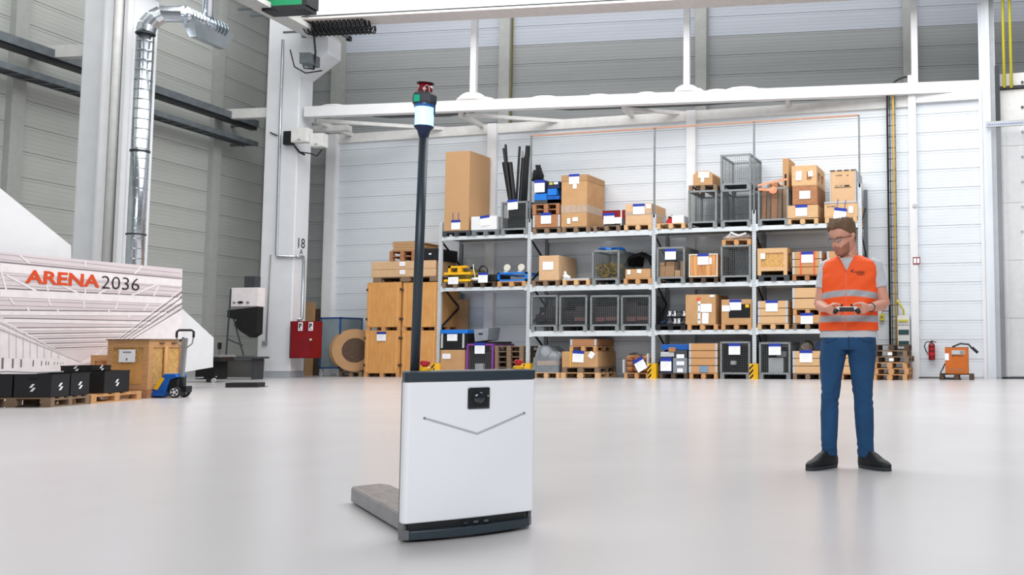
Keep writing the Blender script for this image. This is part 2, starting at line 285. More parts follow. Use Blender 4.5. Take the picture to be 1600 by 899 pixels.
# crumpled white sheeting on the beam
for k, (px, wd, hh) in enumerate(((736, .55, .34), (1073, .45, .30), (520, .5, .08), (850, .5, .09), (935, .4, .07), (1120, .4, .08), (1160, .6, .14), (1010, .35, .08))):
    e_ = onN(px, 155, 25.12).dot(BE)
    b = MB().blob((0, 0, 0), wd*.8, .12, hh*.75, jit=.05, seg=16, rings=10, flat=.0).blob((wd*.5, 0, 0), wd*.7, .11, hh*.3, jit=.3, seg=9, rings=6, flat=.0)
    solo('sheeting_bundle', b, 'whitefilm', ['white dome of crumpled sheeting at the left hanger rod', 'white dome of crumpled sheeting at the middle hanger rod', 'low crumple of white sheeting near the pillar end of the beam', 'low crumple of white sheeting right of the left rod', 'low crumple of white sheeting halfway between the rods', 'small crumple of white sheeting just right of the middle rod', 'longer crumple of white sheeting well right of the middle rod', 'small crumple of white sheeting just left of the middle rod'][k], 'sheeting', Bp(e_, 25.12, 7.825), BA, 'white sheeting scraps on the edge beam', smooth=True)
# short tie beams from pillars to the wall
for k, n_ in enumerate((25.1, 19.2)):
    b = MB().box(0, 1.8, -.1, .1, 0, .28)
    solo('tie_beam', b, 'offwhite', ['pale tie beam between pillar 18 and the left wall', 'pale tie beam between the wide pillar and the left wall'][k], 'beam', Bp(EL+.1, n_, [7.55, onE(100, 80, -19).z-.15][k]), BA)
# cable trays on the left wall
TE = -19.2
for k, (ya, yb, yc) in enumerate(((44, 66, 2), (92, 118, 3))):
    za = (onE(20, ya+8, TE).z+onE(400, (200 if k == 0 else 226)-6, TE).z)/2; 
    t = thing('cable_tray', ['upper grey steel cable channel along the left wall', 'lower grey ladder cable tray along the left wall'][k], 'cable tray', Bp(TE, 6, za-.16), BA)
    L_ = 20.2
    if k == 0:
        part('channel', MB().box(-.02, .02, 0, L_, 0, .20).box(-.3, -.02, 0, L_, 0, .015), 'tray', t); part('cable_bundle', MB().box(-.24, -.04, 0, L_, -.09, -.005), 'black', t)
    else:
        part('side_rail', MB().box(-.02, .02, 0, L_, 0, .14), 'tray', t); part('side_rail', MB().box(-.46, -.42, 0, L_, 0, .14), 'tray', t)
        me = MB().box(-.44, 0, 0, .05, .0, .03).mesh('rung', 'tray')
        for i in range(46): link('rung', me, t, (0, .3+i*.4, 0))
        part('cable_bundle', MB().box(-.38, -.08, 0, L_, .03, .08), 'darkgrey', t)
    part('hanger_arm', MB().box(-.7, -.3, L_-.3, L_-.2, -.02, .03), 'tray', t)
# crane runway beam and rail
zr = (onE(420, 66, -16.4).z+onE(340, 22, -16.4).z)/2
rw = thing('crane_runway', 'pale crane runway beam with conductor rail on the corbels', 'crane rail', Bp(-16.55, 4, zcor+1.15), BA)
LR = 24.9-4+.75
part('web_beam', MB().box(-.12, .12, 0, LR, .14, .75).box(-.28, .28, 0, LR, 0, .14).box(-.25, .25, 0, LR, .75, .84), 'offwhite', rw)
part('conductor_rail', MB().box(.30, .36, 0, LR+.35, .28, .35), 'tray', rw)
part('end_stop', MB().box(.27, .39, LR+.33, LR+.45, .24, .38), 'black', rw)
for n_ in (10, 13, 16, 19.5): part('rail_bracket', MB().box(.05, .34, n_, n_+.05, .35, .42), 'tray', rw); 
for n_ in (18.6, 19.1, 20.5, 21): part('rail_arm', MB().box(-.75, -.28, n_, n_+.05, .02, .07), 'tray', rw)
part('clamp', MB().box(.26, .40, 17.6, 17.9, .2, .4), 'black', rw)
part('rail_foot', MB().box(.1, .3, LR-.55, LR-.2, .3, .72), 'cream', rw)
# crane girder
GZ = zcor+1.15+.95
gp = onE(443, 32, -16.95); GZ = gp.z; gn = gp.dot(BN)
gr = thing('crane_girder', 'pale crane bridge girder crossing the top of the picture', 'crane girder', Bp(gp.dot(BE), gn, GZ), BA)
part('bottom_flange', MB().box(0, 22, 0, .7, 0, .06), 'warmwhite', gr)
part('girder_web', MB().box(.3, 22, .05, .3, .06, 1.3), 'white', gr)
part('flange_gap', MB().box(.3, 22, .03, .05, .06, .11), 'darksteel', gr)
part('end_carriage', MB().box(.0, .35, -.6, 1.3, .06, .5), 'warmwhite', gr)
# green drive box
def gloc(px, py, dn=0.): P = onN(px, py, gn+dn); return Vector((P.dot(BE)-gp.dot(BE), dn, P.z-GZ))
a_ = gloc(406, 17, -1.5); b_ = gloc(481, -32, -1.5)
t = thing('drive_box', 'green crane drive box with black fittings at the left girder end', 'control box', gr.location, BA)
part('housing', MB().box(a_.x, b_.x-.15, a_.y, a_.y+.5, a_.z+.12, b_.z), 'green', t); part('end_plate', MB().box(b_.x-.15, b_.x, a_.y, a_.y+.5, a_.z+.1, b_.z), 'black', t)
part('base_rail', MB().box(a_.x+.05, b_.x-.05, a_.y, a_.y+.5, a_.z, a_.z+.12), 'black', t)
for f_ in (.35, .8): part('bolt_arm', MB().bar((a_.x+(b_.x-a_.x)*f_, a_.y, a_.z), (a_.x+(b_.x-a_.x)*f_+.2, a_.y-.2, a_.z-.12), .05), 'black', t)
# festoon cable
t = thing('festoon_cable', 'black coiled festoon cable hanging in loops under the crane girder', 'cable', gr.location, BA)
x0 = gloc(468, 30).x; x1 = gloc(566, 30).x; zt_ = gloc(500, 30, .3).z; zb_ = gloc(500, 53, .3).z
for s_ in range(3):
    pts = []
    for i in range(14*12+1):
        a = 2*math.pi*i/12; f_ = i/(14*12)
        pts.append((x0+(x1-x0)*f_+.06*math.cos(a)+s_*.03, .3+.16*math.cos(a+.6*s_)+.05*s_, (zt_+zb_)/2+(zt_-zb_)/2*math.sin(a)*(1-.05*s_)))
    part('cable_loop', MB().tube(pts, .02, 5), 'black', t)
part('drop_cable', MB().tube([(x0+.25, .3, zb_), (x0+.25, .4, zb_-.5), (x0+.15, .5, zb_-.95)], .03, 6), 'black', t)
part('hanging_wire', MB().tube([(x0-.6, .5, zb_-.35), (x0-.45, .5, zb_-.85), (x0-.1, .5, zb_-1.05), (x0+.4, .5, zb_-1.0)], .02, 6), 'black', t)
part('hanging_wire', MB().tube([(x0-.3, .5, zb_-.45), (x0-.15, .5, zb_-.9), (x0+.15, .5, zb_-.95)], .02, 6), 'black', t)
part('cable_trolley', MB().box(x0-.1, x0+.2, .2, .7, zb_-.85, zb_-.55), 'tray', t)
# spiral duct
dn_ = 18.55; c0 = onN(228, 60, dn_); c1 = onN(210, 400, dn_); e_ = (c0.dot(BE)+c1.dot(BE))/2; ztop = onN(228, 50, dn_).z
t = thing('spiral_duct', 'silver spiral ventilation duct rising behind the banner and bending at the top', 'duct', Bp(e_, dn_, 0), BA)
R_ = .175
part('riser', MB().tube([(0, 0, 0), (0, 0, ztop)], R_, 28), 'duct', t, smooth=True)
ring = MB().lathe([(R_+.004, 0), (R_+.004, .02)], 28)
rme = ring.mesh('seam_ring', 'duct')
for i in range(int(ztop/.22)): link('seam_ring', rme, t, (0, 0, .15+i*.22))
for py in (55, 238, 368): part('clamp_ring', MB().lathe([(R_+.02, 0), (R_+.02, .035)], 28), 'darksteel', t, (0, 0, onN(215, py, dn_).z))
pe = onN(272, 20, dn_); ex = pe.dot(BE)-e_; ez = pe.z
ez = max(ez, ztop+.38); ez0 = ez; RR_ = .2
segs = [(0, 0, ztop), (.02, .02, ztop+.16), (.12, .08, ztop+.34), (.26, .16, ez+.06), (ex, .3, ez+.08)]
for a, b in zip(segs[:-1], segs[1:]): part('elbow_segment', MB().tube([a, b], R_+.012, 24), 'duct', t)
L1 = 1.15
ez += .06
part('horizontal_run', MB().tube([(ex-.02, .3, ez+.02), (ex+.05, .3+L1, ez+.02)], R_+.012, 28), 'duct', t, smooth=True)
for i in range(12): part('seam_ring', MB().lathe([(R_+.018, 0), (R_+.018, .012)], 24, ax='y'), 'duct', t, (ex+.05*i/12, .35+i*L1/12, ez+.02))
part('branch_riser', MB().tube([(ex+.1, .9, ez+.15), (ex+.1, .9, 12.5)], .13, 20), 'duct', t, smooth=True)
part('transition_piece', MB().hexa([(ex-.05, .55, ez-.42), (ex+.12, .55, ez-.42), (ex+.12, 1.5, ez-.42), (ex-.05, 1.5, ez-.42)], [(ex-.17, .35, ez), (ex+.17, .35, ez), (ex+.17, 1.7, ez), (ex-.17, 1.7, ez)]), 'duct', t)
# electrics on pillar 18
def p18n(px, py): return onN(px, py, PF)
def conduit(name, pts, r, label, m='galv'):
    b = MB().tube(pts, r, 8); return solo(name, b, m, label, 'conduit', smooth=True)
fr = lambda px, py, d=.04: onN(px, py, PF-d)
conduit('conduit', [fr(442, 62), fr(437, 220), fr(432, 397), fr(434, 401), fr(462, 401)], .035, 'steel conduit down the front of pillar 18 turning right below')
conduit('conduit', [onE(463, 401, -16.95), onE(474, 401, -16.95), onE(475, 408, -16.95), onE(472, 497, -16.95), onE(466, 500, -16.95)], .035, 'steel conduit down the side of pillar 18 into the hydrant cabinet')
conduit('thin_conduit', [fr(423, 398, .02), fr(416, 533, .02)], .018, 'thin cable conduit low on the front of pillar 18', 'grey')
b = MB().box(-.07, .07, -.05, 0, -.12, .0); solo('socket_outlet', b, 'grey', 'small grey socket at the end of the thin conduit', 'socket', fr(415, 533, 0), BA)
a_ = fr(447, 228, 0); b_ = fr(461, 209, 0)
t = solo('junction_box', MB().box(0, .28, -.16, 0, 0, .4), 'black', 'black junction box on pillar 18 beside the white boxes', 'junction box', a_, BA, bevel=.02)
wb1 = onE(463, 232, -17.0)
for k, (px, py, wd, ht, off) in enumerate(((463, 225, .5, .4, .0), (492, 232, .4, .38, .25))):
    P = onN(px, py, PF-.15+.1*k)
    b = MB().box(0, wd, -.25, 0, 0, ht).box(.03, wd-.03, -.26, -.25, .03, ht-.03).box(wd*.4, wd*.6, -.27, -.26, .05, .08, 1)
    solo('access_point_box', b, ['offwhite', 'grey'], ['larger white equipment box on pillar 18', 'smaller white equipment box hanging right of the larger one'][k], 'equipment box', P, BA)
b = MB().tube([fr(460, 228), fr(468, 238), fr(476, 242)], .03, 6).tube([fr(470, 238), fr(485, 240), fr(495, 244), fr(503, 234)], .02, 6)
solo('cable_bundle', b, 'black', 'black cables sagging under the white equipment boxes', 'cable')
b = MB().tube([onE(418, 203, -18.1), fr(424, 208), fr(433, 212)], .02, 6); solo('feed_cable', b, 'black', 'black cable from the tray to pillar 18', 'cable')
# vertical conduits in the hall corner
for k, px in enumerate((410, 404)):
    P = onN(px, 300, NB-.15); q = toB(P); b = MB().tube([(0, 0, 2.6), (0, 0, 12)], .03, 6)
    solo('corner_conduit', b, 'darksteel' if k == 0 else 'grey', ['dark vertical conduit in the hall corner', 'second paler conduit in the hall corner'][k], 'conduit', Bp(max(q.x, EL+.15+.12*k), q.y-.05, 0), BA)
# hydrant cabinet
a_ = onE(453, 560, -16.9); 
n0_ = PF-.02; P = onN(452, 560, n0_-.12); Q = onN(489, 502, n0_-.12); wdt = (Q-P).dot(BE)
t = thing('hydrant_cabinet', 'dark red fire hydrant cabinet on the foot of pillar 18', 'hydrant cabinet', Vector((P.x, P.y, P.z)), BA)
hh = Q.z-P.z
part('cabinet_body', MB().box(0, wdt, .02, .45, 0, hh), 'red', t); part('door', MB().box(.02, wdt-.02, 0, .02, .02, hh-.02), 'red', t)
part('hinge_edge', MB().box(0, .02, -.01, .02, 0, hh), 'darkgrey', t)
for x_ in (.36, .82):
    s_ = part('fire_sign', MB().box(x_*wdt, x_*wdt+.13, -.006, 0, hh-.27, hh-.03).box(x_*wdt+.02, x_*wdt+.06, -.009, -.006, hh-.2, hh-.06, 1).box(x_*wdt+.07, x_*wdt+.1, -.009, -.006, hh-.15, hh-.06, 1).box(x_*wdt+.03, x_*wdt+.10, -.009, -.006, hh-.24, hh-.22, 1), ['paper', 'blackink'], t)
part('door_knob', MB().lathe([(.03, -.03), (.03, 0)], 12, ax='y'), 'cream', t, (wdt*.94, 0, hh*.5))
# ================================================================ pallet rack
FR = 23.8726; RD = 1.1; ZL = [0, 1.2835, 2.5363, 4.0011]
RX = [-15.749+d for d in (0, 2.8, 6.5, 9.3, 12.1)]
rk = thing('pallet_rack', 'four-bay galvanised pallet rack in front of the white wall', 'rack', (RX[0], FR, 0))
def X(w): return w-RX[0]
def upr_mesh():
    b = MB().box(-.05, .05, .0, .07, 0, 1).box(-.05, -.047, -.002, 0, 0, 1).mesh('upright', 'zinc'); return b
topz = [4.42, 4.42, 4.42, 4.42, 5.0]
hole = MB()
for i in range(60): hole.box(-.025, -.012, -.003, .0, i*.07, i*.07+.018).box(.012, .025, -.003, .0, i*.07+.0, i*.07+.018)
hme = hole.mesh('punched_holes', 'steel')
for i, x in enumerate(RX):
    for y_ in (0, RD-.07):
        u = link('upright', cached('upr'+str(y_ == 0), (upr_mesh if y_ == 0 else (lambda: MB().box(-.05, .05, 0, .07, 0, 1).mesh('upright', 'plasticgrey')))), rk, (X(x), y_, 0), None, (1, 1, topz[i]))  # rear uprights in darker grey: their shade is put into the colour
        if y_ == 0: h_ = link('punched_holes', hme, rk, (X(x), 0, .2)); h_['kind'] = 'stuff'
    part('foot_plate', MB().box(-.09, .09, -.03, .13, 0, .012), 'steel', rk, (X(x), 0, 0))
    z = .15; s_ = 1
    while z < topz[i]-.7:
        a = (X(x), .07 if s_ > 0 else RD-.07, z); c = (X(x), RD-.07 if s_ > 0 else .07, z+.62); part('brace', MB().bar(a, c, .03, .05), 'darkbrace', rk); z += .62; s_ = -s_
for i in range(4):
    for lv in (1, 2, 3):
        if i == 0 and lv == 1: continue
        hb = {0: .10, 1: .145, 2: .115, 3: .115}[i]
        for y_ in (-.012, RD-.06):
            part('beam', MB().box(X(RX[i])+.05, X(RX[i+1])-.05, y_, y_+.05, ZL[lv]-hb, ZL[lv]), 'beam', rk)
        part('shelf_deck', MB().box(X(RX[i])+.05, X(RX[i+1])-.05, .04, RD-.06, ZL[lv]-.05, ZL[lv]-.01), 'steel', rk)
        for x_ in (X(RX[i])+.05, X(RX[i+1])-.12): part('beam_connector', MB().box(x_-.0, x_+.07, -.022, -.012, ZL[lv]-hb-.02, ZL[lv]+.05), 'beam', rk)
# guard frame on top
gf = thing('guard_frame', 'thin grey poles carrying a copper coloured rail above the rack', 'frame', (RX[1], FR-.02, 0))
for i in (1, 2, 3, 4): part('pole', MB().box(RX[i]-RX[1]-.02, RX[i]-RX[1]+.025, .02, .06, topz[i]-.1, 6.78), 'steel', gf)
part('rail', MB().box(0, RX[4]-RX[1], .02, .06, 6.76, 6.8), 'copper', gf)
# striped corner guards
def guard(px, py0, py1, k, X_=None):
    x = X_ if X_ is not None else onY(px, 580, FR).x
    b = MB().prism([(-.09, -.06, 0), (-.09, -.16, 0), (.02, -.16, 0), (.12, -.07, 0), (.12, .1, 0), (.1, .1, 0), (.1, -.06, 0)], (0, 0, .40))
    t = thing('corner_guard', k, 'corner guard', (x, FR-.02, 0), 0, 'striped corner guards at the rack feet')
    part('guard_plate', b, 'yellow', t)
    s_ = MB()
    for q in (-.02, .09, .225):
        z0 = max(q, .01); s_.prism([(-.088, -.163, q), (-.088, -.163, q+.07), (.02, -.163, min(q+.19, .395)), (.02, -.163, min(q+.12, .38))] if q >= 0 else [(-.05, -.163, .01), (-.088, -.163, .03), (.02, -.163, .15), (.02, -.163, .075)], (0, .003, 0))
    part('black_stripe', s_, 'black', t)
for i, l_ in enumerate(('striped guard at the rack foot by the plywood crates', 'striped guard at the second rack upright behind the robot', 'striped guard at the third rack upright by the bark blocks', 'striped guard at the fourth rack upright beside the mesh cages')):
    guard(0, 0, 0, l_, RX[i])
# ---------------------------------------------------------------- generic goods
def pallet_parts(t, w, d, m, z=0., xo=0., yo=0.):
    sx, sy = w/.8, d/1.2
    bd = cached(('pb', m), lambda: MB().box(-.4, .4, 0, .12, 0, .02).mesh('deck_board', m)); st = cached(('ps', m), lambda: MB().box(-.05, .05, 0, 1.2, 0, .022).mesh('stringer_board', m))
    bl = cached(('pk', m), lambda: MB().box(-.05, .05, 0, .12, 0, .08).mesh('block', m)); bt = cached(('pt', m), lambda: MB().box(-.05, .05, 0, 1.2, 0, .022).mesh('bottom_board', m))
    for y in (0, .27, .54, .81, 1.08): link('deck_board', bd, t, (xo, yo+y*sy, z+.124), None, (sx, sy, 1))
    for x in (-.35, 0, .35):
        link('stringer_board', st, t, (xo+x*sx, yo, z+.102), None, (sx, sy, 1)); link('bottom_board', bt, t, (xo+x*sx, yo, z), None, (sx, sy, 1))
        for y in (0, .54, 1.08): link('block', bl, t, (xo+x*sx, yo+y*sy, z+.022), None, (sx*(1.3 if x == 0 else 1), sy, 1))
YF = FR-.045
def xs(x0, x1, y, Yf): a = onY(x0, y, Yf).x; b = onY(x1, y, Yf).x; return (a+b)/2, b-a
def pal(x0, x1, y, z, label, m='pine', d=1.12, Y=YF, group='wooden pallets on the rack'):
    xc, w_ = xs(x0, x1, y, Y); t = thing('pallet', label, 'pallet', (xc, Y, z+.002), 0, group); pallet_parts(t, w_, d, m); return z+.146
def plastic_pal(x0, x1, y, z, label, m='darkgrey', Y=YF, d=1.15):
    xc, w_ = xs(x0, x1, y, Y); t = thing('plastic_pallet', label, 'pallet', (xc, Y, z+.002)); h = w_/2
    part('deck', MB().box(-h, h, 0, d, .1, .15), m, t)
    me = MB().box(-.07, .07, 0, .14, 0, .1).mesh('foot', m)
    for x in (-h+.07, 0, h-.07):
        for y_ in (0, d/2-.07, d-.14): link('foot', me, t, (x, y_, 0))
    return z+.152
def sheet(t, px0, px1, py0, py1, Y=YF, tilt=0., header=True, dy=.012, plain=False, hang=False):
    A = onY(px0, py1, Y-dy); B = onY(px1, py0, Y-dy); w_ = B.x-A.x; h_ = B.z-A.z; c = Vector(((A.x+B.x)/2, Y-dy, (A.z+B.z)/2))-Vector(t.location)
    b = MB().box(-w_/2, w_/2, 0, .006, -h_/2, h_/2, 0)
    if header: b.box(-w_/2-.004, w_/2+.004, -.003, .004, h_/2-.24*h_, h_/2+.005, 1)
    if not plain:
        for k in range(3): b.box(-w_*.32, w_*(.32-.1*k), -.001, .001, h_*(.12-.16*k), h_*(.145-.16*k), 2)
    if hang: b.box(-w_*.35, -w_*.31, -.002, .002, h_/2, h_/2+.22, 1).box(w_*.28, w_*.32, -.002, .002, h_/2, h_/2+.22, 1)
    return part('label_sheet', b, ['paper', 'navy', 'ink'], t, c, (0, tilt, 0))
def carton(x0, x1, yt, yb, z, label, m='cardboard', d=1.1, Y=YF, side=None, lid=0, band=None, sheets=(), cat='carton', name='cardboard_box', group='cardboard boxes on the rack', flaps=True, H=None):
    xc, w_ = xs(x0, x1, (yt+yb)/2, Y); zt = onY((x0+x1)/2, yt, Y).z if H is None else z+H; h = zt-z; t = thing(name, label, cat, (xc, Y, z+.002), 0, group); a = w_/2
    part('body', MB().box(-a, a, 0, d, 0, h-.004), m, t, bevel=.008)
    if flaps: part('top_seam', MB().box(-a, a, d/2-.03, d/2+.03, h-.004, h-.001), 'tape', t)
    if lid: part('lid', MB().box(-a-.008, a+.008, -.008, d+.008, h-lid, h), m if side is None else side, t)
    if band: part('tape_band', MB().box(-a-.003, a+.003, -.003, d+.003, h*band[0], h*band[1]), 'tape', t)
    for s_ in sheets: sheet(t, *s_[:4], Y=Y, **(s_[4] if len(s_) > 4 else {}))
    return t, zt
def wire_mesh(w, h, nx, nz, th):
    b = MB()
    for i in range(1, nx): x = w*i/nx; b.box(x-th/2, x+th/2, 0, th, 0, h)
    for j in range(1, nz): z = h*j/nz; b.box(0, w, th, 2*th, z-th/2, z+th/2)
    return b.mesh('wire_mesh', 'cagew')
def cage(x0, x1, yt, yb, z, label, d=1.15, Y=YF, sheets=(), frame='cage', half=False, H=None, group='steel mesh cages on the rack'):
    xc, w_ = xs(x0, x1, (yt+yb)/2, Y); zt = onY((x0+x1)/2, yt, Y).z if H is None else z+H; h = zt-z; a = w_/2
    t = thing('mesh_cage', label, 'mesh cage', (xc, Y, z+.002), 0, group)
    pm = cached(('cp', frame), lambda: MB().box(-.025, .025, -.025, .025, 0, 1).mesh('corner_post', frame)); rm = cached(('cr', frame), lambda: MB().box(-.5, .5, -.02, .02, -.025, .025).mesh('rail', frame)); fm = cached(('cf', frame), lambda: MB().box(-.055, .055, -.055, .055, 0, .13).mesh('foot', frame))
    for x in (-a+.025, a-.025):
        for y in (.025, d-.025): link('corner_post', pm, t, (x, y, .12), None, (1, 1, h-.12))
        for y in (.055, d-.055): link('foot', fm, t, (x+(.03 if x < 0 else -.03), y, 0))
        for zz in (.145, h-.025): link('rail', rm, t, (x, d/2, zz), math.pi/2, (d, 1, 1))
    for y in (.02, d-.02):
        for zz in (.145, h-.025): link('rail', rm, t, (0, y, zz), None, (w_, 1, 1))
    part('base_sheet', MB().box(-a+.02, a-.02, .02, d-.02, .15, .165), 'darkgrey', t)
    hm = h-.19; wm = cached('wmx', lambda: wire_mesh(1, 1, 14, 14, .0055)); 
    for y in (.012, d-.03): link('wire_mesh', wm, t, (-a+.03, y, .165), None, (w_-.06, 1, hm))
    wy = cached('wmy', lambda: wire_mesh(1, 1, 20, 14, .0055))
    for x in (-a+.03, a-.015): link('wire_mesh', wy, t, (x, .03, .165), math.pi/2, (d-.06, 1, hm))
    for s_ in sheets: sheet(t, *s_[:4], Y=Y, dy=.02, **(s_[4] if len(s_) > 4 else {}))
    return t, zt, xc, w_
def goods(xc, w_, z, d, Y, label, boxes, mats, name='packed_goods', cat='goods'):   # irregular contents of a cage: (x0,x1,y0,y1,z0,z1,mi) in fractions of w/d, metres in z
    b = MB(); i_ = w_-.12
    t = thing(name, label, cat, (xc, Y+.07, z+.17))
    for (x0, x1, y0, y1, z0, z1, m) in boxes: part('item', MB().box(-i_/2+x0*i_, -i_/2+x1*i_, y0*(d-.14), y1*(d-.14), z0, z1), mats[m], t)
    return t
def collar(x0, x1, yt, yb, z, n, label, m='pine', Y=YF, d=1.15, sheets=(), H=None, gap=False, group='pallet collar boxes on the rack', hinge='lightgrey'):
    xc, w_ = xs(x0, x1, (yt+yb)/2, Y); zt = onY((x0+x1)/2, yt, Y).z if H is None else z+H; h = (zt-z)/n; a = w_/2
    t = thing('collar_box', label, 'wooden box', (xc, Y, z+.002), 0, group)
    fm = cached(('cf1', m), lambda: MB().box(-.5, .5, 0, .022, .04, .96).mesh('plank', m)); sm = cached(('cs1', m), lambda: MB().box(0, .022, 0, 1, .04, .96).mesh('plank', m)); hm = cached(('ch', hinge), lambda: MB().box(-.03, .03, -.004, 0, .05, .95).box(-.004, 0, 0, .06, .05, .95).mesh('corner_hinge', hinge))
    for i in range(n):
        link('plank', fm, t, (0, .0, i*h), None, (w_-.04, 1, h)); link('plank', fm, t, (0, d-.022, i*h), None, (w_-.04, 1, h))
        link('plank', sm, t, (-a, 0, i*h), None, (1, d, h)); link('plank', sm, t, (a-.022, 0, i*h), None, (1, d, h))
        for x in (-a+.03, a-.03): link('corner_hinge', hm, t, (x, 0, i*h), None, (1, 1, h))
    part('lid_board', MB().box(-a+.02, a-.02, .02, d-.02, n*h-.03, n*h-.012), m, t)
    for s_ in sheets: sheet(t, *s_[:4], Y=Y, **(s_[4] if len(s_) > 4 else {}))
    return t, zt
def battened(x0, x1, yt, yb, z, label, face, bat, Y=YF, d=1.1, bw=.09, legs=0., sheets=(), H=None, mid=(), cat='crate', group='battened crates', rot=0., loc=None, w=None):
    if loc is None: xc, w_ = xs(x0, x1, (yt+yb)/2, Y); zt = onY((x0+x1)/2, yt, Y).z if H is None else z+H; L = (xc, Y, z+.002)
    else: w_ = w; zt = z+H; L = loc
    h = zt-z; a = w_/2; t = thing('wooden_crate', label, cat, L, rot, group)
    part('panel_box', MB().box(-a+.02, a-.02, .02, d-.02, legs, h-.02), face, t)
    part('lid', MB().box(-a, a, 0, d, h-.025, h), bat, t)
    def vb(x, y, q=0): part('batten', MB().box(x-bw/2, x+bw/2, y-.0, y+.02, legs+bw if q else 0, h-.025-(bw if q else 0)), bat, t)
    for y in (0, d-.02):
        for x in (-a+bw/2, a-bw/2): vb(x, y)
        for f in mid: vb(-a+f*w_, y, 1)
        part('batten', MB().box(-a+bw, a-bw, y, y+.02, h-.025-bw, h-.025), bat, t); part('batten', MB().box(-a+bw, a-bw, y, y+.02, legs, legs+bw), bat, t)
    for x in (-a, a-.02):
        for y in (.02, d/2-bw/2, d-.02-bw): part('batten', MB().box(x, x+.02, y, y+bw, legs+(bw if y == d/2-bw/2 else 0), h-.025-(bw if y == d/2-bw/2 else 0)), bat, t)
        part('batten', MB().box(x, x+.02, .02+bw, d-.02-bw, h-.025-bw, h-.025), bat, t); part('batten', MB().box(x, x+.02, .02+bw, d-.02-bw, legs, legs+bw), bat, t)
    for s_ in sheets: sheet(t, *s_[:4], Y=Y, **(s_[4] if len(s_) > 4 else {}))
    return t, zt
# ================================================================ top level
z = ZL[3]
plastic_pal(691, 735, 367, z, 'dark plastic pallet under the tall brown fibreboard box', 'bluegrey' if False else 'darkgrey')
carton(695, 733, 236.5, 361, z+.152, 'very tall brown fibreboard box at the left end of the top shelf', 'fibre', d=1.1, sheets=[(705, 719, 344, 359, dict(hang=True))], flaps=False, name='fibreboard_box')
plastic_pal(737, 780, 366, z, 'grey plastic pallet under the white box on the top shelf', 'plasticgrey')
carton(736, 776, 338, 361, z+.152, 'white box beside the tall brown fibreboard box', 'white', sheets=[(750.5, 765, 337, 353, dict(tilt=-.1))], flaps=False, name='white_box')
_, zt, xc, w_ = cage(783, 824, 315, 366, z, 'top shelf mesh cage holding long black tubes', sheets=[(793, 809, 312, 328, dict(tilt=-.05))])
goods(xc, w_, z, 1.15, YF, 'dark boxes inside the top shelf cage of black tubes', [(0, 1, .2, 1, 0, .35, 0), (.1, .9, .1, .6, .35, .6, 0)], ['black'])
tubes = [(787, 232, 799, 318, .04), (790, 226, 796, 250, .035), (797, 254, 804, 318, .07), (789, 254, 797, 318, .09), (812, 229, 806, 318, .035), (818, 247, 812, 318, .06), (824, 228, 815, 318, .05), (822, 245, 818, 318, .06), (826, 228, 820, 300, .05), (816, 236, 804, 318, .04)]
for k, (xa, ya, xb, yb, r_) in enumerate(tubes):
    yy = YF+.2+.07*k; a = onY(xb, 340, yy); c = onY(xa, ya, yy); a.z = z+.3; a.z = max(a.z, z+.80)
    a.x = min(max(a.x, xc-w_/2+.12), xc+w_/2-.12)
    solo('black_tube', MB().tube([a, c], r_, 8), 'black' if k not in (9,) else 'lightgrey', 'long padded black tube standing in the top shelf cage' if k != 9 else 'pale grey tube among the black tubes in the cage', 'tube', group='tubes standing in the cage' if k != 9 else None)
# bay 2
zz = pal(832, 876, 362, z, 'pallet under the small collar box at the second upright', 'oldwood')
_, zz = collar(832.5, 875, 335, 359, zz, 1, 'small orange-brown collar box with blue-headed sheet under two pallets', 'redwood', sheets=[(845, 861, 332.5, 350)])
zz = pal(832, 874, 331, zz, 'lower of the two pallets carrying the blue bundle', 'redwood'); zz = pal(832, 874, 323, zz, 'upper of the two pallets carrying the blue bundle', 'redwood')
xc, w_ = xs(833, 875, 300, YF)
t = thing('wrapped_bundle', 'film-wrapped stack of blue cases on two pallets', 'wrapped goods', (xc, YF, zz))
for (a, b, c_, d_, m_) in ((-.38, .38, 0, .12, 'darkgrey'), (-.38, 0, .12, .3, 'brightblue'), (.02, .38, .02, .22, 'blue'), (.02, .3, .24, .42, 'brightblue'), (-.36, -.02, .32, .66, 'darkblue'), (.02, .38, .43, .62, 'darkblue')): part('case', MB().box(a, b, .02, .95, c_, d_), m_, t)
part('yellow_sticker', MB().box(.08, .18, .0, .02, .53, .6), 'dullyellow', t); part('white_sticker', MB().box(.22, .34, .0, .02, .54, .6), 'paper', t)
sheet(t, 835, 851, 281, 301)
b = MB(); 
for k in range(7): p = onY(833+k*2.2, 283.5, YF+.35); q = onY(834+k*2.0+random.uniform(-2, 3), 256+abs(3.5-k)*4, YF+.35); b.tube([p, (p+q)/2+Vector((.03, 0, 0)), q], [.05, .06, .035], 7)
solo('black_sleeves', b, 'softblack', 'bunch of black padded sleeves standing on the blue bundle', 'sleeves', smooth=True)
zz = pal(878, 921, 360, z, 'pallet under the tall cardboard box', 'oldwood')
carton(877, 917, 273.5, 356, zz, 'tall cardboard box with a lid on the top shelf', 'cardboard', d=1.15, lid=.17, side='cardside', band=(.27, .42), sheets=[(889, 905, 272, 288), (895, 901, 288, 295, dict(header=False)), (886, 891, 341, 350, dict(header=False)), (894.5, 903, 339.5, 346, dict(header=False))])
zz = pal(927, 968, 358, z, 'pallet under the low red and black machine', 'oldwood')
xc, w_ = xs(940, 975, 345, YF); t = thing('red_machine', 'low red and black machine strapped on a pallet', 'machine', (xc, YF+.05, zz))
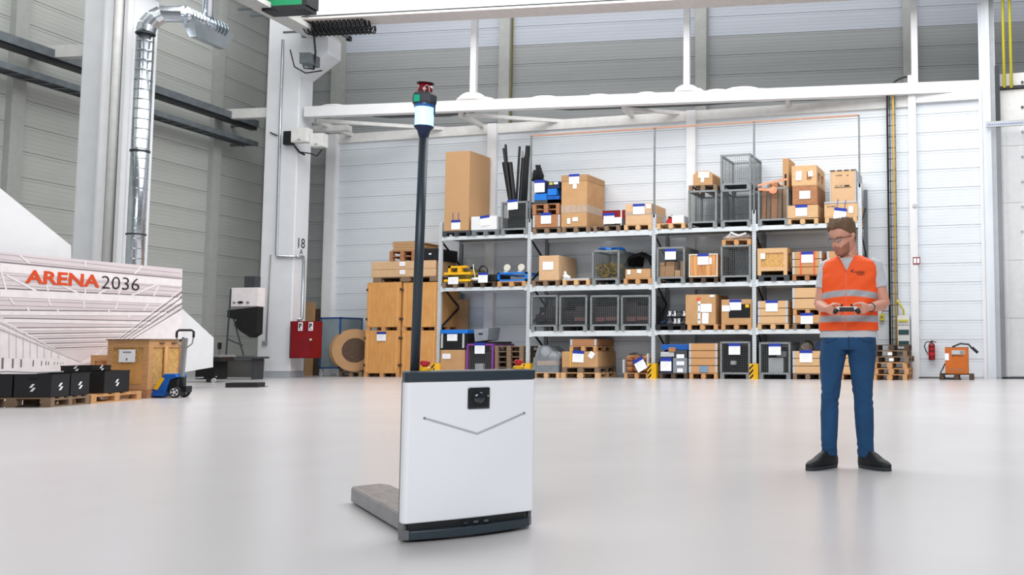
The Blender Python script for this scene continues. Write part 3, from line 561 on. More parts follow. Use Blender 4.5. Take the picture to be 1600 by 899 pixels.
part('housing', MB().box(-w_/2, w_/2, 0, 1, .18, .42), 'red', t); part('base', MB().box(-w_/2+.05, w_/2, 0, 1, 0, .18), 'darkgrey', t); part('white_cover', MB().box(0, .25, -.03, 0, .05, .22), 'paper', t); part('strap', MB().box(w_/2-.12, w_/2-.08, -.01, 1.01, 0, .43), 'cream', t)
sheet(t, 943, 960, 333, 350.5, Y=YF+.0)
zz = pal(975, 1018, 357, z, 'pale new pallet under the carton left of the third upright', 'pine2')
carton(977, 1018, 318.5, 353, zz, 'cardboard box with a small black arrow sticker left of the third upright', 'cardboard2', sheets=[(989, 1007, 318.5, 335), (1009.5, 1017, 319, 326, dict(header=False))], band=(.45, .62))
# bay 3
zz = pal(1026, 1070, 354, z, 'pale pallet with a red pump and white carton', 'pine2')
xc, w_ = xs(1039, 1049, 345, YF); t = thing('red_pump', 'small red pump with a pale hose on the pallet', 'pump', (xc, YF+.1, zz))
part('motor', MB().box(-.09, .09, 0, .3, 0, .15), 'brightred', t); part('pump_head', MB().lathe([(.03, .15), (.07, .17), (.07, .22), (.03, .25)], 12, (0, .12, 0)), 'black', t); part('hose', MB().tube([(-.08, .0, .1), (-.05, -.02, .2), (.03, -.02, .22), (.07, 0, .18)], .02, 6), 'cream', t); part('filter', MB().box(-.2, -.12, .1, .2, 0, .18), 'bluegrey', t)
carton(1050, 1068, 337, 350, zz, 'small white carton beside the red pump', 'paper', d=.6, flaps=False)
_, zt, xc, w_ = cage(1075, 1120, 297.5, 357, z, 'mesh cage with a pallet and carton on top')
zz = pal(1076, 1120, 297, zt, 'pallet lying on the mesh cage', 'oldwood')
xc, w_ = xs(1083, 1113, 280, YF); zt2 = onY(1098, 267, YF).z; h = zt2-zz
t = thing('cardboard_box', 'eight-sided carton with folded white sheet on the caged pallet', 'carton', (xc, YF, zz))
part('body', MB().prism([(-w_/2, 0, 0), (-w_/2, 0, h*.72), (-w_/2+.12, 0, h), (w_/2-.12, 0, h), (w_/2, 0, h*.72), (w_/2, 0, 0)], (0, 1, 0)), 'cardboard', t)
sheet(t, 1091, 1108, 268, 278, header=False, tilt=.05); sheet(t, 1095, 1100, 278, 285, header=False)
_, zt, xc, w_ = cage(1126, 1173.5, 296, 355, z, 'lower of two stacked cages left of the fourth upright')
cage(1125.5, 1173, 241, 296, zt, 'empty upper cage of the stacked pair')
# bay 4
_, zt, xc, w_ = cage(1184, 1232, 293, 351, z, 'mesh cage packed with wooden boards and an orange strap')
t = thing('board_bundle', 'upright wooden boards leaning in the strapped mesh cage', 'boards', (xc, YF+.08, z+.17))
for (a, b_, c_, m_) in ((-.33, -.22, .80, 'redwood'), (-.2, -.1, .92, 'oldwood'), (-.08, .08, .95, 'redwood'), (.1, .2, .86, 'oldwood')): part('board', MB().hexa([(a, 0, 0), (b_, 0, 0), (b_, .7, 0), (a, .7, 0)], [(a, .1, c_), (b_, .1, c_+.05), (b_, .9, c_-.05), (a, .9, c_-.05)]), m_, t)
part('tall_carton', MB().box(.21, .37, .15, .9, 0, 1.62), 'cardboard', t); part('black_sticker', MB().box(.26, .31, .14, .15, .9, 1.2), 'blackink', t)
A_ = onY(1184, 290, YF-.03); B_ = onY(1230, 280, YF-.03); C_ = onY(1185, 296, YF-.03); D_ = onY(1208, 297, YF-.03)
solo('ratchet_strap', MB().bar(A_, B_, .012, .05).bar(C_, D_, .012, .06).blob(D_, .1, .02, .09, seg=8, rings=6, jit=.2).bar(D_, onY(1212, 301, YF-.03), .012, .05), 'straporange', 'orange ratchet strap tied round the caged boards', 'strap')
zz = pal(1230, 1278, 346, z, 'pale pallet under the stack of three crates', 'pine2')
t_, zz = collar(1231, 1278, 320, 341, zz, 1, 'bottom box of the three-high stack with blue-headed sheet', 'pine2', sheets=[(1243, 1261, 320, 338)], hinge='pine2')
t_, zz = carton(1238, 1277, 290, 320, zz, 'middle box of the three-high stack with plain white sheet', 'redwood', sheets=[(1249, 1266, 298, 311, dict(header=False))], flaps=False, name='wooden_box', cat='wooden box')
t_, zz = battened(1237, 1276, 259, 290, zz, 'top crate of the three-high stack with two framed windows', 'redwood', 'pine2', bw=.14, mid=(.5,), sheets=[(1243.5, 1252.5, 267.5, 282, dict(header=False, tilt=.05)), (1262.5, 1270, 267, 276, dict(header=False, tilt=-.15))])
zz = pal(1289, 1339, 346, z, 'pallet under the whitish crates by the right end upright', 'pine2')
t_, zz = carton(1288, 1340, 318, 341, zz, 'low whitish plywood box with tilted blue-headed sheet', 'pine2', sheets=[(1303, 1322, 325, 344, dict(tilt=.15, hang=True)), (1326, 1333, 322, 333, dict(header=False))], flaps=False, name='plywood_box', cat='crate')
part('metal_edge', MB().box(-.43, .42, -.006, 1.1, .36, .40), 'lightgrey', t_)
t_, zz2 = carton(1297, 1337, 266, 315, zz, 'whitish plywood box with black printing at the right end of the top shelf', 'cardboard2', sheets=[], flaps=False, name='plywood_box', cat='crate')
h = zz2-zz
part('metal_edge', MB().box(-.34, -.315, -.01, 1.1, 0, h), 'lightgrey', t_); part('metal_edge', MB().box(.315, .34, -.01, 1.1, 0, h), 'lightgrey', t_)
for k in range(4): part('top_clip', MB().box(-.33+k*.18, -.2+k*.18, -.012, .1, h-.02, h+.006), 'darkgrey', t_)
part('printed_line', MB().box(-.22, .22, -.004, -.001, h*.47, h*.485).box(.04, .17, -.004, -.001, h*.50, h*.545), 'blackink', t_)
fit_text('printed_text', 'STEP     #', 'darkgrey', t_, (-.18, -.003, h*.82), (1, 0, 0), (0, 0, 1), .035, .33)
fit_text('printed_text', 'A L W', 'darkgrey', t_, (-.2, -.003, h*.505), (1, 0, 0), (0, 0, 1), .04, .2)
fit_text('printed_text', 'STEP', 'darkgrey', bpy.data.objects[[o.name for o in bpy.data.objects if o.get('label', '').startswith('low whitish')][0]], (-.36, -.003, .26), (1, 0, 0), (0, 0, 1), .035, .22)
# ================================================================ second level
z = ZL[2]
zz = pal(691, 731, 445, z, 'worn pallet under the stacked yellow trolleys', 'oldwood')
xc, w_ = xs(690, 738, 430, YF); t = thing('yellow_trolleys', 'stack of yellow steel lifting trolleys on the second shelf', 'trolley', (xc, YF, zz))
for k in range(2):
    q = .02+k*.2; [part('frame_bar', MB().box(*g_, q, q+.07), 'yellow', t) for g_ in ((-.42, .44, 0, .09), (-.42, .44, .9, .99), (-.42, -.34, .09, .9), (.36, .44, .09, .9))]
part('top_bracket', MB().box(-.35, -.27, .1, .2, .29, .48).box(-.35, .25, .1, .2, .42, .48).box(-.02, .1, .05, .2, .29, .46), 'yellow', t); part('wheel', MB().lathe([(.07, 0), (.07, .05)], 14, ax='y'), 'black', t, (.3, .3, .4)); part('wheel', MB().lathe([(.07, 0), (.07, .05)], 14, ax='y'), 'black', t, (-.1, .3, .4))
part('dark_load', MB().box(-.3, .42, .25, .8, .1, .38), 'moss', t)
sheet(t, 700, 716, 433, 444.5, header=False)
zz = pal(733, 774, 445, z, 'dark pallet with black kit and a white lamp', 'darkwood')
xc, w_ = xs(734, 774, 435, YF); t = thing('black_equipment', 'black folded equipment with a loop handle on a dark pallet', 'equipment', (xc, YF, zz))
part('case', MB().box(-.1, .38, .1, .9, 0, .22), 'black', t, bevel=.03); part('case', MB().box(-.35, .0, .1, .8, 0, .12), 'softblack', t, bevel=.03)
part('loop_handle', MB().tube([(-.1+.13*math.cos(a), .2, .32+.15*math.sin(a)) for a in [i*math.pi/8-.3 for i in range(11)]], .022, 7), 'black', t); part('cable', MB().tube([(-.3, 0, .5), (-.27, -.01, .3), (-.22, 0, .1)], .015, 6), 'cream', t)
part('lamp', MB().blob((-.22, .05, .08), .17, .1, .05), 'white', t, smooth=True); sheet(t, 747, 762, 426, 442)
zz = pal(777, 821, 445, z, 'pallet under the blue dolly frame', 'pine')
xc, w_ = xs(777, 823, 435, YF); t = thing('blue_dolly', 'blue steel dolly frame turned over with casters on top', 'dolly', (xc, YF, zz)); a = w_/2
for q in ((-a, a, 0, .06, 0, .05), (-a, a, 0, .06, .2, .25), (-a, -a+.06, 0, .06, 0, .25), (a-.06, a, 0, .06, 0, .25), (-a, -a+.05, 0, 1.1, .2, .25), (a-.05, a, 0, 1.1, .2, .25), (-a, a, 1.05, 1.1, .2, .25)): part('frame_bar', MB().box(*q), 'brightblue', t)
for x in (-.18, .26):
    c_ = part('caster', MB().lathe([(.09, -.025), (.1, -.02), (.1, .02), (.09, .025)], 18, ax='y'), 'cream', t, (x, .05, .38), smooth=False); part('caster_fork', MB().box(-.09, .03, -.04, .04, -.13, -.09).bar((-.06, 0, -.1), (0, 0, 0), .03), 'lightgrey', c_)
zz = pal(831, 873, 442, z, 'old pallet under the plain cardboard box', 'oldwood')
carton(842, 873, 399.5, 438, zz, 'plain cardboard box with a picture sheet on the second shelf', 'cardboard2', sheets=[(848, 864.5, 409, 422, dict(header=False))], d=1.1)
zz = pal(879, 921, 441, z, 'pale pallet carrying a flat white board', 'pine2')
xc, w_ = xs(879, 921, 437, YF); solo('flat_board', MB().box(-w_/2, w_/2-.02, 0, 1.1, 0, .04), 'lightgrey', 'flat whitish board lying on a pale pallet', 'board', (xc, YF, zz))
P_ = onY(883.5, 433, YF+.1); solo('white_clamp', MB().blob((0, 0, .06), .08, .05, .07, jit=.2).blob((-.02, 0, .15), .04, .04, .06, jit=.2).blob((.09, 0, .04), .05, .04, .04, jit=.3), 'white', 'small white crumpled fitting on the flat board', 'fitting', (P_.x, YF+.12, zz+.042))
_, zt, xc, w_ = cage(925, 967.5, 391, 444, z, 'second shelf cage full of tangled yellow rope')
rb = MB(); rr = random.Random(3)
for k in range(26):
    pts = []; 
    cx_, cz_ = rr.uniform(-.25, .25), rr.uniform(.05, .33)
    for i in range(9): a = i*math.pi/4+k; pts.append((cx_+.16*math.cos(a)*rr.uniform(.6, 1.3), rr.uniform(.02, .5), max(.02, cz_+.16*math.sin(a)*rr.uniform(.6, 1.2))))
    rb.tube(pts, .012, 5, mi=k % 3)
solo('tangled_rope', rb, ['rope', 'moss', 'rope'], 'tangle of yellow-green rope in the second shelf cage', 'rope', (xc, YF+.1, z+.18))
solo('blue_sheeting', MB().blob((0, 0, .03), .2, .3, .05, jit=.25).blob((.3, .1, .03), .18, .3, .05, jit=.25), 'brightblue', 'blue plastic sheeting on top of the rope cage', 'sheeting', (xc-.1, YF+.3, zt+.02))
zz = pal(974.5, 1018, 440, z, 'pallet under the flat carton beside the third upright', 'pine')
t_, zz = carton(977, 1016, 420.5, 435, zz, 'low wide carton with two small stickers and a bent lid', 'cardboard', sheets=[(980, 985, 422, 429, dict(header=False)), (995.5, 1002, 421, 427, dict(header=False, tilt=.2))], d=.6)
b = MB(); xc, _w = xs(990, 1018, 410, YF+.75)
for k in range(9): b.tube([(-.38+.04*k, .05*k, .0), (-.25+.03*k, .05*k, .22+.03*(k % 3)), (.05, .05*k, .30+.02*(k % 4)), (.32, .05*k, .2), (.42, .05*k, .0)], .045, 7)
solo('black_hoses', b, 'softblack', 'heap of thick black hoses behind the low wide carton', 'hose', (xc-.1, YF+.66, z+.55), smooth=True)
# bay 3 level 2
_, zt, xc, w_ = cage(1026, 1070, 386, 441.5, z, 'cage of brown cartons at the third upright', sheets=[(1039, 1056, 389, 406)])
goods(xc, w_, z, 1.15, YF, 'small brown cartons and bottles packed in the cage', [(0, .22, .0, .3, 0, .3, 0), (.23, .6, 0, .35, 0, .3, 0), (.25, .58, .05, .4, .3, .42, 0), (.64, .85, 0, .25, 0, .18, 2), (.68, .8, .3, .5, 0, .5, 3), (.88, 1, 0, .3, 0, .42, 1), (.02, .2, 0, .3, .31, .4, 0), (.1, .3, .5, .8, 0, .7, 3)], ['cardboard', 'cardside', 'cardboard2', 'darkgrey'], cat='cartons')
zz = pal(1077, 1121, 437, z, 'grey worn pallet under the striped wood box', 'darkwood')
t_, zz = carton(1077, 1121, 397, 433, zz, 'striped brown wooden box with pale edge battens', 'stripewood', sheets=[(1090, 1107, 396.5, 414), (1108, 1112, 403, 413, dict(header=False))], flaps=False, name='wooden_box', cat='wooden box')
hh = zz-(z+.146)
for x in (-.40, .37): part('edge_batten', MB().box(x, x+.03, -.012, 0, 0, hh), 'cream', t_)
for q in (0, hh-.03): part('edge_batten', MB().box(-.37, .37, -.012, 0, q, q+.03), 'cream', t_)
_, zt, xc, w_ = cage(1126, 1173, 383, 440.5, z, 'second shelf cage with a pallet and white wrapped goods on top')
zz = pal(1128, 1173, 380, zt, 'pallet on the second shelf cage', 'pine')
xc, _w = xs(1128, 1167, 372, YF); solo('wrapped_part', MB().blob((-.1, .3, .08), .28, .25, .09, jit=.15, seg=14).blob((.15, .3, .08), .26, .2, .08, jit=.2, seg=14).tube([(-.2, 0.1, .05), (-.1, .03, .17), (.1, .05, .08), (.3, .1, .15)], .03, 6), ['white'], 'white wrapped machine part with dark gaps on the caged pallet', 'wrapped goods', (xc, YF, zz+.02))
# bay 4 level 2
plastic_pal(1185, 1233, 434, z, 'dark plastic pallet under the chipboard crate', 'darkgrey')
battened(1183.5, 1230, 388, 431, z+.152, 'chipboard crate on short legs beside the fourth upright', 'osb', 'pine2', bw=.1, legs=.11, sheets=[(1188.5, 1195.5, 396, 405, dict(header=False))])
zz = pal(1238, 1284, 434, z, 'pallet under the red-strapped collar box', 'redwood')
t_, zt = collar(1238, 1284, 393, 430, zz, 3, 'collar box with two red straps and blue-headed sheet', 'pine', sheets=[(1252, 1270.5, 393.5, 411)])
for px in (1251, 1272): q = onY(px, 410, YF-.01).x-t_.location.x; part('strap', MB().box(q-.015, q+.015, -.012, 0, 0, zt-zz), 'strapred', t_)
zz = pal(1292, 1339, 434, z, 'pallet on the second shelf behind the man', 'redwood')
collar(1292, 1339, 392, 430, zz, 3, 'collar box on the second shelf half hidden by the head of the man', 'pine')
# ================================================================ first level
z = ZL[1]
for k, (a, b_) in enumerate(((829.5, 871), (873.5, 917), (922, 967), (970, 1016))):
    _, zt, xc, w_ = cage(a, b_, 461.5, 517.5, z, ['leftmost of the four dark-filled cages under the rope shelf', 'second from left of the four dark-filled cages', 'third from left of the four dark-filled cages', 'rightmost of the four dark-filled cages'][k])
    goods(xc, w_, z, 1.15, YF, 'dark goods packed in %s of the four cages' % ['the leftmost', 'the second', 'the third', 'the rightmost'][k], [(0, .5, .1, .9, 0, .3+.1*k, 0), (.5, 1, .05, .9, 0, .5, 0), (.1, .8, .2, .9, .5, .68 if k else .35, 2), (.1, .45, .02, .2, .08, .2, 1 if k > 1 else 2), (.5, .95, .01, .2, .1, .2, 1 if k else 2)], ['purpledark', 'reddish', 'black'])
plastic_pal(1024, 1071, 512, z, 'black plastic pallet with silver engine parts', 'black')
xc, w_ = xs(1042, 1070, 500, YF); t = thing('engine_parts', 'silver and black engine castings stacked on a black pallet', 'machine parts', (xc, YF+.05, z+.152))
for k in range(8): part('casting', MB().lathe([(.04, 0), (.09, .02), (.09, .07), (.05, .1), (.06, .16), (.03, .18)], 12), 'chrome' if k % 3 else 'darkgrey', t, (-.19+.13*(k % 4), .02+.05*(k % 2), (k//4)*.2))
part('block_base', MB().box(-.25, .27, .1, .6, 0, .38), 'darkgrey', t); part('blue_tube', MB().tube([(-.45, .1, .03), (-.3, .05, .08)], .05, 8), 'darkblue', t)
zz = pal(1074, 1121, 512, z, 'pallet under the large stickered carton', 'pine')
t_, zt = carton(1071, 1118, 460.5, 508, zz, 'large stickered carton with orange stickers on the first shelf', 'cardboard', sheets=[(1095, 1112, 475, 488, dict(header=False)), (1097, 1107, 489, 506, dict(header=False, tilt=.05)), (1109, 1116, 461, 464.5, dict(header=False))], d=1.15)
hh = zt-zz
part('orange_sticker', MB().box(-.11, -.03, -.004, 0, hh-.16, hh-.1).box(-.05, .0, -.005, 0, hh-.13, hh-.07), 'strapred', t_)
part('symbol_tape', MB().box(-.07, -.0, -.003, 0, .02, hh-.18, 0).box(-.055, -.02, -.005, -.003, .1, .14, 1).box(-.055, -.02, -.005, -.003, .3, .34, 1).box(-.055, -.02, -.005, -.003, .5, .54, 1), ['cyan', 'blackink'], t_)
zz = pal(1127, 1174, 511, z, 'pallet under the carton with black cut-out front', 'pine')
t_, zt = carton(1127, 1174, 468, 507, zz, 'carton with a black cut-out front and yellow sticker', 'cardboard', sheets=[(1140, 1158, 468.5, 485), (1128, 1140.5, 477.5, 487, dict(header=False))])
hh = zt-zz; part('black_front', MB().box(-.2, .38, -.006, 0, .16, hh-.13), 'softblack', t_); part('yellow_sticker', MB().box(.25, .35, -.012, -.006, hh-.22, hh-.14), 'yellow', t_)
zz = pal(1183.5, 1232, 511, z, 'pallet under the three-tier collar box', 'pine2')
collar(1184, 1231, 470, 507, zz, 3, 'three-tier collar box right of the fourth upright on the first shelf', 'pine2', sheets=[(1196.5, 1215, 469.5, 487)])
zz = pal(1238.5, 1285, 511, z, 'dark pallet under the stacked boxes beside the man', 'oldwood')
_, zz = collar(1239, 1284, 492, 508, zz, 1, 'low collar box with blue-headed sheet beside the arm of the man', 'pine', sheets=[(1251, 1270, 489.5, 506.5)])
zz = pal(1239, 1285, 487, zz, 'pallet between the two collar boxes beside the man', 'pine')
collar(1238, 1285, 449.5, 476, zz, 2, 'upper collar box resting on the middle pallet beside the man', 'pine2')
zz = pal(1292, 1339, 511, z, 'pallet on the first shelf behind the man', 'pine'); collar(1292, 1339, 470, 507, zz, 3, 'collar box on the first shelf hidden behind the man', 'pine')
# ================================================================ ground level
z = 0.
t_, zt = carton(688, 726, 547, 583, z, 'brown carton with crumpled top on the floor at the first upright', 'cardboard', sheets=[(691, 704, 553, 561, dict(header=False))], d=1.1)
fit_text('printed_text', 'Y G A T  Q', 'blackink', t_, (-.3, -.006, .08), (1, 0, 0), (0, 0, 1), .05, .5)
t_, zt = carton(688, 730, 516, 547, zt, 'black box with blue cover standing on the brown carton', 'softblack', sheets=[(698.5, 714.5, 519, 533)], d=1., flaps=False, name='covered_box', cat='box')
hh = zt-t_.location.z; part('blue_cover', MB().box(-.42, .44, -.02, 1.02, hh-.1, hh+.01), 'brightblue', t_, bevel=.01)
for x in (-.4, .28): part('grey_strut', MB().box(x, x+.06, -.01, 0, .05, hh-.1), 'lightgrey', t_)
_, zt, xc, w_ = cage(728.5, 770.5, 537.5, 590, z, 'purple-framed mesh cage beside the brown carton', frame='purple', sheets=[(741.5, 757.5, 536, 553)])
goods(xc, w_, z, 1.15, YF, 'dark goods inside the purple-framed cage', [(0, 1, .1, .9, 0, .55, 0), (.25, .6, .0, .1, 0, .22, 1)], ['purpledark', 'lightgrey'])
solo('black_bag', MB().box(-.35, .45, .1, .95, 0, .05), 'softblack', 'flat black cover lying on the purple cage', 'cover', (xc, YF, zt+.005))
P_ = onY(762, 533, YF+.2); t = thing('grey_box', 'grey plastic box tilted on the purple cage', 'box', (P_.x-.02, YF+.12, zt+.06), .25)
part('body', MB().hexa([(-.3, 0, 0), (.05, 0, .04), (.2, .55, .04), (-.15, .55, 0)], [(-.33, 0, .34), (.08, 0, .38), (.24, .6, .4), (-.17, .6, .36)]), 'greybox', t); part('handle_slot', MB().box(-.2, -.08, -.012, -.0, .2, .24), 'black', t)
for k in range(6):
    pal(773, 817, 585-k*8, k*.146, ['bottom pallet of the six-high stack behind the robot', 'second pallet from the floor in the six-high stack', 'third pallet from the floor in the six-high stack', 'third pallet from the top of the six-high stack', 'second pallet from the top of the six-high stack', 'top pallet of the six-high stack behind the robot'][k], 'pine2' if k == 0 else 'oldwood')
P_ = onY(704, 480, WY-.7); solo('fibre_panel', MB().box(-.36, .3, 0, .03, 0, 2.25), 'cardside', 'brown board leaning on the wall behind the first rack bay', 'board', (P_.x, WY-.25, 0))
# bay 2 ground
zz = pal(832, 874, 587, z, 'pallet under the film-wrapped engine', 'pine2')
xc, w_ = xs(831, 873, 570, YF); t = thing('wrapped_engine', 'film-wrapped engine on a pallet behind the robot', 'wrapped goods', (xc, YF, zz))
part('block', MB().box(-.3, .3, .1, .8, 0, .2), 'darkgrey', t); part('cardboard_layer', MB().box(-.3, .28, .1, .8, .2, .32), 'cardboard', t); part('casting', MB().lathe([(.05, -.1), (.13, -.08), (.13, .1), (.07, .12)], 16, ax='y'), 'lightgrey', t, (-.13, .3, .58)); part('casting', MB().blob((.12, .4, .45), .2, .2, .14), 'lightgrey', t)
part('clear_film', MB().hexa([(-.4, 0, 0), (.4, 0, 0), (.4, 1, 0), (-.4, 1, 0)], [(-.38, .05, .42), (.4, .05, .42), (.4, .95, .42), (-.38, .95, .42)]).hexa([(-.36, .08, .42), (.36, .08, .42), (.36, .9, .42), (-.36, .9, .42)], [(-.3, .15, .74), (.0, .15, .74), (.0, .8, .74), (-.3, .8, .74)]), 'film', t)
zz = pal(876, 937, 588, z, 'long pallet under the broad carton', 'pine2'); zz = pal(878, 936, 580, zz, 'second pallet under the broad carton', 'oldwood')
t_, zz = carton(878, 934, 549.5, 577, zz, 'broad carton with yellow tape in the second bay on the floor', 'cardboard', sheets=[(894.5, 912, 548.5, 566.5, dict(tilt=.05)), (920, 928, 550, 560, dict(header=False, tilt=.6))], d=1.2)
part('yellow_tape', MB().box(-.29, -.26, -.004, 0, 0, .5), 'yellow', t_)
zz = pal(890, 932, 546, zz, 'pallet on top of the broad carton', 'pine'); collar(891, 932, 530, 541, zz, 1, 'shallow collar box topping the broad carton', 'redwood')
zz = pal(975, 1014, 588, z, 'pallet under the brown bark-like blocks', 'pine')
xc, w_ = xs(974, 1014, 570, YF); t = thing('wood_blocks', 'pallet load of rough brown wood blocks with black straps', 'wood blocks', (xc, YF, zz))
rr = random.Random(5)
for k in range(9): part('rough_block', MB().blob((0, 0, .1), .15, .3, .11, jit=.12, seg=7, rings=5), 'redwood', t, (-.24+.24*(k % 3), .3, (k//3)*.14))
part('metal_bracket', MB().box(-.38, -.33, -.02, .1, 0, .36), 'lightgrey', t); part('metal_bracket', MB().box(.31, .35, -.02, .1, .15, .52), 'lightgrey', t); part('black_strap', MB().tube([(-.2, .05, .5), (0, .02, .53), (.15, .04, .45)], .03, 6), 'black', t)
sheet(t, 992, 1008, 560, 580, tilt=-.5, dy=.05)
# bay 3 ground
zz = pal(1030, 1074, 587, z, 'dark pallet under the blue and grey containers', 'darkwood')
xc, w_ = xs(1030, 1074, 565, YF); t = thing('storage_containers', 'blue and grey storage containers stacked on a dark pallet', 'containers', (xc, YF, zz))
for q, m_ in (((-.36, -.03, 0, .9, 0, .42), 'darkblue'), ((-.01, .38, 0, .9, 0, .4), 'greybox'), ((-.36, .02, 0, .9, .43, .56), 'lightgrey'), ((.04, .38, 0, .9, .41, .6), 'darkgrey'), ((-.36, .4, .05, .9, .61, .76), 'blue'), ((-.13, .06, -.02, .1, .56, .68), 'redwood')): part('container', MB().box(*q), m_, t, bevel=.01)
sheet(t, 1032, 1049, 560, 580); 
for q in ((1057, 1069, 554, 560), (1057, 1069, 565, 571), (1058, 1067, 576, 582)): sheet(t, *q, header=False)
zz = pal(1077, 1121, 588, z, 'pallet under the four-tier collar box', 'pine')
t_, zt = collar(1076.5, 1121, 536.5, 584, zz, 4, 'four-tier collar box with a blue-grey plate on the floor', 'pine')
part('blue_plate', MB().box(-.1, .14, -.01, 0, .02, .19), 'bluegrey', t_)
_, zt, xc, w_ = cage(1125, 1172, 534, 591, z, 'dark-filled cage on the floor left of the fourth upright', sheets=[(1138.5, 1156.5, 537, 554.5)])
goods(xc, w_, z, 1.15, YF, 'black goods in the floor cage left of the fourth upright', [(0, 1, .1, .95, 0, .7, 0), (.3, .5, .0, .1, .2, .3, 1)], ['softblack', 'lightgrey'])
# bay 4 ground
_, zt, xc, w_ = cage(1186, 1235, 535, 591.5, z, 'floor cage with a pale inner crate right of the fourth upright', sheets=[(1201, 1220, 537.5, 555)])
goods(xc, w_, z, 1.15, YF, 'pale wire crate and dark parts inside the floor cage', [(.24, .8, 0, .4, 0, .38, 0), (0, .22, .1, .9, 0, .6, 1), (.82, 1, .1, .9, 0, .5, 1), (.2, .8, .45, .9, 0, .65, 1), (.55, .9, .02, .3, .4, .55, 2)], ['lightgrey', 'black', 'steel'])
zz = pal(1239, 1285, 588, z, 'pallet under the collar box beside the knee of the man', 'oldwood')
t_, zz2 = collar(1238.5, 1286, 548.5, 585, zz, 3, 'collar box with a picture sheet beside the jeans of the man', 'pine2', sheets=[(1249.5, 1269, 547.5, 566.5)])
solo('grey_sack', MB().blob((0, .4, .08), .2, .3, .18, jit=.1, flat=.06), 'greybag', 'dull brown sack on the collar box', 'sack', (t_.location.x-.1, YF, zz2+.0)); solo('blue_drum', MB().lathe([(.12, 0), (.12, .5)], 18, ax='y'), 'darkblue', 'dark blue reel lying on the collar box beside the man', 'reel', (t_.location.x+.28, YF+.1, zz2+.13))
zz = pal(1291, 1338, 588, z, 'pallet on the floor behind the man', 'pine'); collar(1291, 1338, 548, 585, zz, 3, 'collar box on the floor behind the legs of the man', 'pine2')
# ================================================================ mobile robot
def zat(px, py, P):                            # height at which a vertical through P crosses image row py
    h_ = Vector((CFW.x, CFW.y, 0)).normalized(); return onplane(px, py, h_, Vector(P).dot(h_)).z
RL = onZ(630, 850); RRt = onZ(830, 826); RXV = (RRt-RL); RW = RXV.length; RXV.normalize(); RA = math.atan2(RXV.y, RXV.x)
rb = thing('mobile_robot', 'white and anthracite driverless pallet mover with tall signal mast', 'robot', RL, RA)
D_ = .125
def cover(z0, z1, off=0., n=14, x0=-.004, x1=RW+.016, bulge=.018, ch=.02):
    pts = [(x0, D_*.55, z0), (x0, ch, z0)]+[(x0+ch*.6+(x1-x0-ch*1.2)*i/n, -bulge*math.sin(math.pi*i/n)-off, z0) for i in range(n+1)]+[(x1, ch, z0), (x1, D_*.55, z0)]
    return MB().prism(pts, (0, 0, z1-z0))
part('front_cover', cover(.085, .73), 'robotwhite', rb, bevel=.006)
part('side_frame', MB().box(.006, .022, .035, D_+.02, .02, .765).box(RW-.022, RW-.006, .035, D_+.02, .02, .765), 'robotgrey', rb, bevel=.003) if False else None
part('side_frame', MB().box(.004, .020, .03, D_-.01, .02, .735), 'robotgrey', rb, bevel=.003); part('side_frame', MB().box(RW-.005, RW+.011, .03, D_-.01, .02, .735), 'robotgrey', rb, bevel=.003)
part('rear_housing', MB().box(.04, RW-.03, .09, D_+.02, .1, .7), 'anth', rb, bevel=.01)
part('top_band', cover(.732, .778, x0=-.006, x1=RW+.018, off=.001), 'anth', rb, bevel=.004)
part('top_plate', MB().box(.01, RW-.01, .02, D_, .776, .781), 'robotgrey', rb)
def bump(z0, z1, e, x0=-.005, x1=RW+.016, b_=.045, n=18):
    pts = [(x0+.02, .12, z0), (x0+e*.4, .035, z0)]+[(x0+.03+(x1-x0-.06)*i/n, -b_*math.sin(math.pi*(i+.0)/n)**.8-.004-e, z0) for i in range(n+1)]+[(x1-e*.4, .035, z0), (x1-.02, .12, z0)]
    return MB().prism(pts, (0, 0, z1-z0))
part('bumper', bump(.012, .052, .004), 'anth', rb, bevel=.004)
part('scanner_slot', cover(.052, .086, x0=.02, x1=RW-.02, off=-.006), 'black', rb)
part('chamfer_plate', MB().prism([(-.014, .035, .012), (.022, -.006, .012), (.026, .0, .012), (-.008, .042, .012)], (0, 0, .044)), 'robotgrey', rb)
for x_ in (.26, .31, .36): part('scanner_window', MB().box(x_, x_+.02, -.036, -.02, .063, .073), 'lensgrey' if x_ > .3 else 'lens', rb)
# lidar window
def rxz(px, py): P = onplane(px, py, Vector((-RXV.y, RXV.x, 0)), Vector((-RXV.y, RXV.x, 0)).dot(RL)-.016)-RL; return P.dot(RXV), P.z
xa, za = rxz(730, 640); xb, zb = rxz(765, 605); xm, zm = (xa+xb)/2, (za+zb)/2; hw, hz = (xb-xa)/2, (zb-za)/2
sm = part('sensor_window', MB().box(xm-hw, xm+hw, -.026, -.004, zm-hz, zm+hz), 'lens', rb, bevel=.006)
part('sensor_frame', MB().box(xm-hw*.82, xm+hw*.82, -.029, -.026, zm-hz*.8, zm+hz*.8), 'black', sm, bevel=.003)
part('lens_dome', MB().lathe([(hw*.55, -.003), (hw*.52, -.008), (hw*.35, -.013), (.002, -.015)], 24, ax='y'), 'lens', sm, (xm, -.0265, zm+.002), smooth=True)
part('lens_ring', MB().lathe([(hw*.7, 0), (hw*.7, -.004), (hw*.6, -.004), (hw*.6, -.001)], 24, ax='y'), 'black', sm, (xm, -.029, zm+.002))
part('status_led', MB().lathe([(.003, 0), (.003, -.003)], 8, ax='y'), 'cream', sm, (xm+hw*.78, -.029, zm+.01))
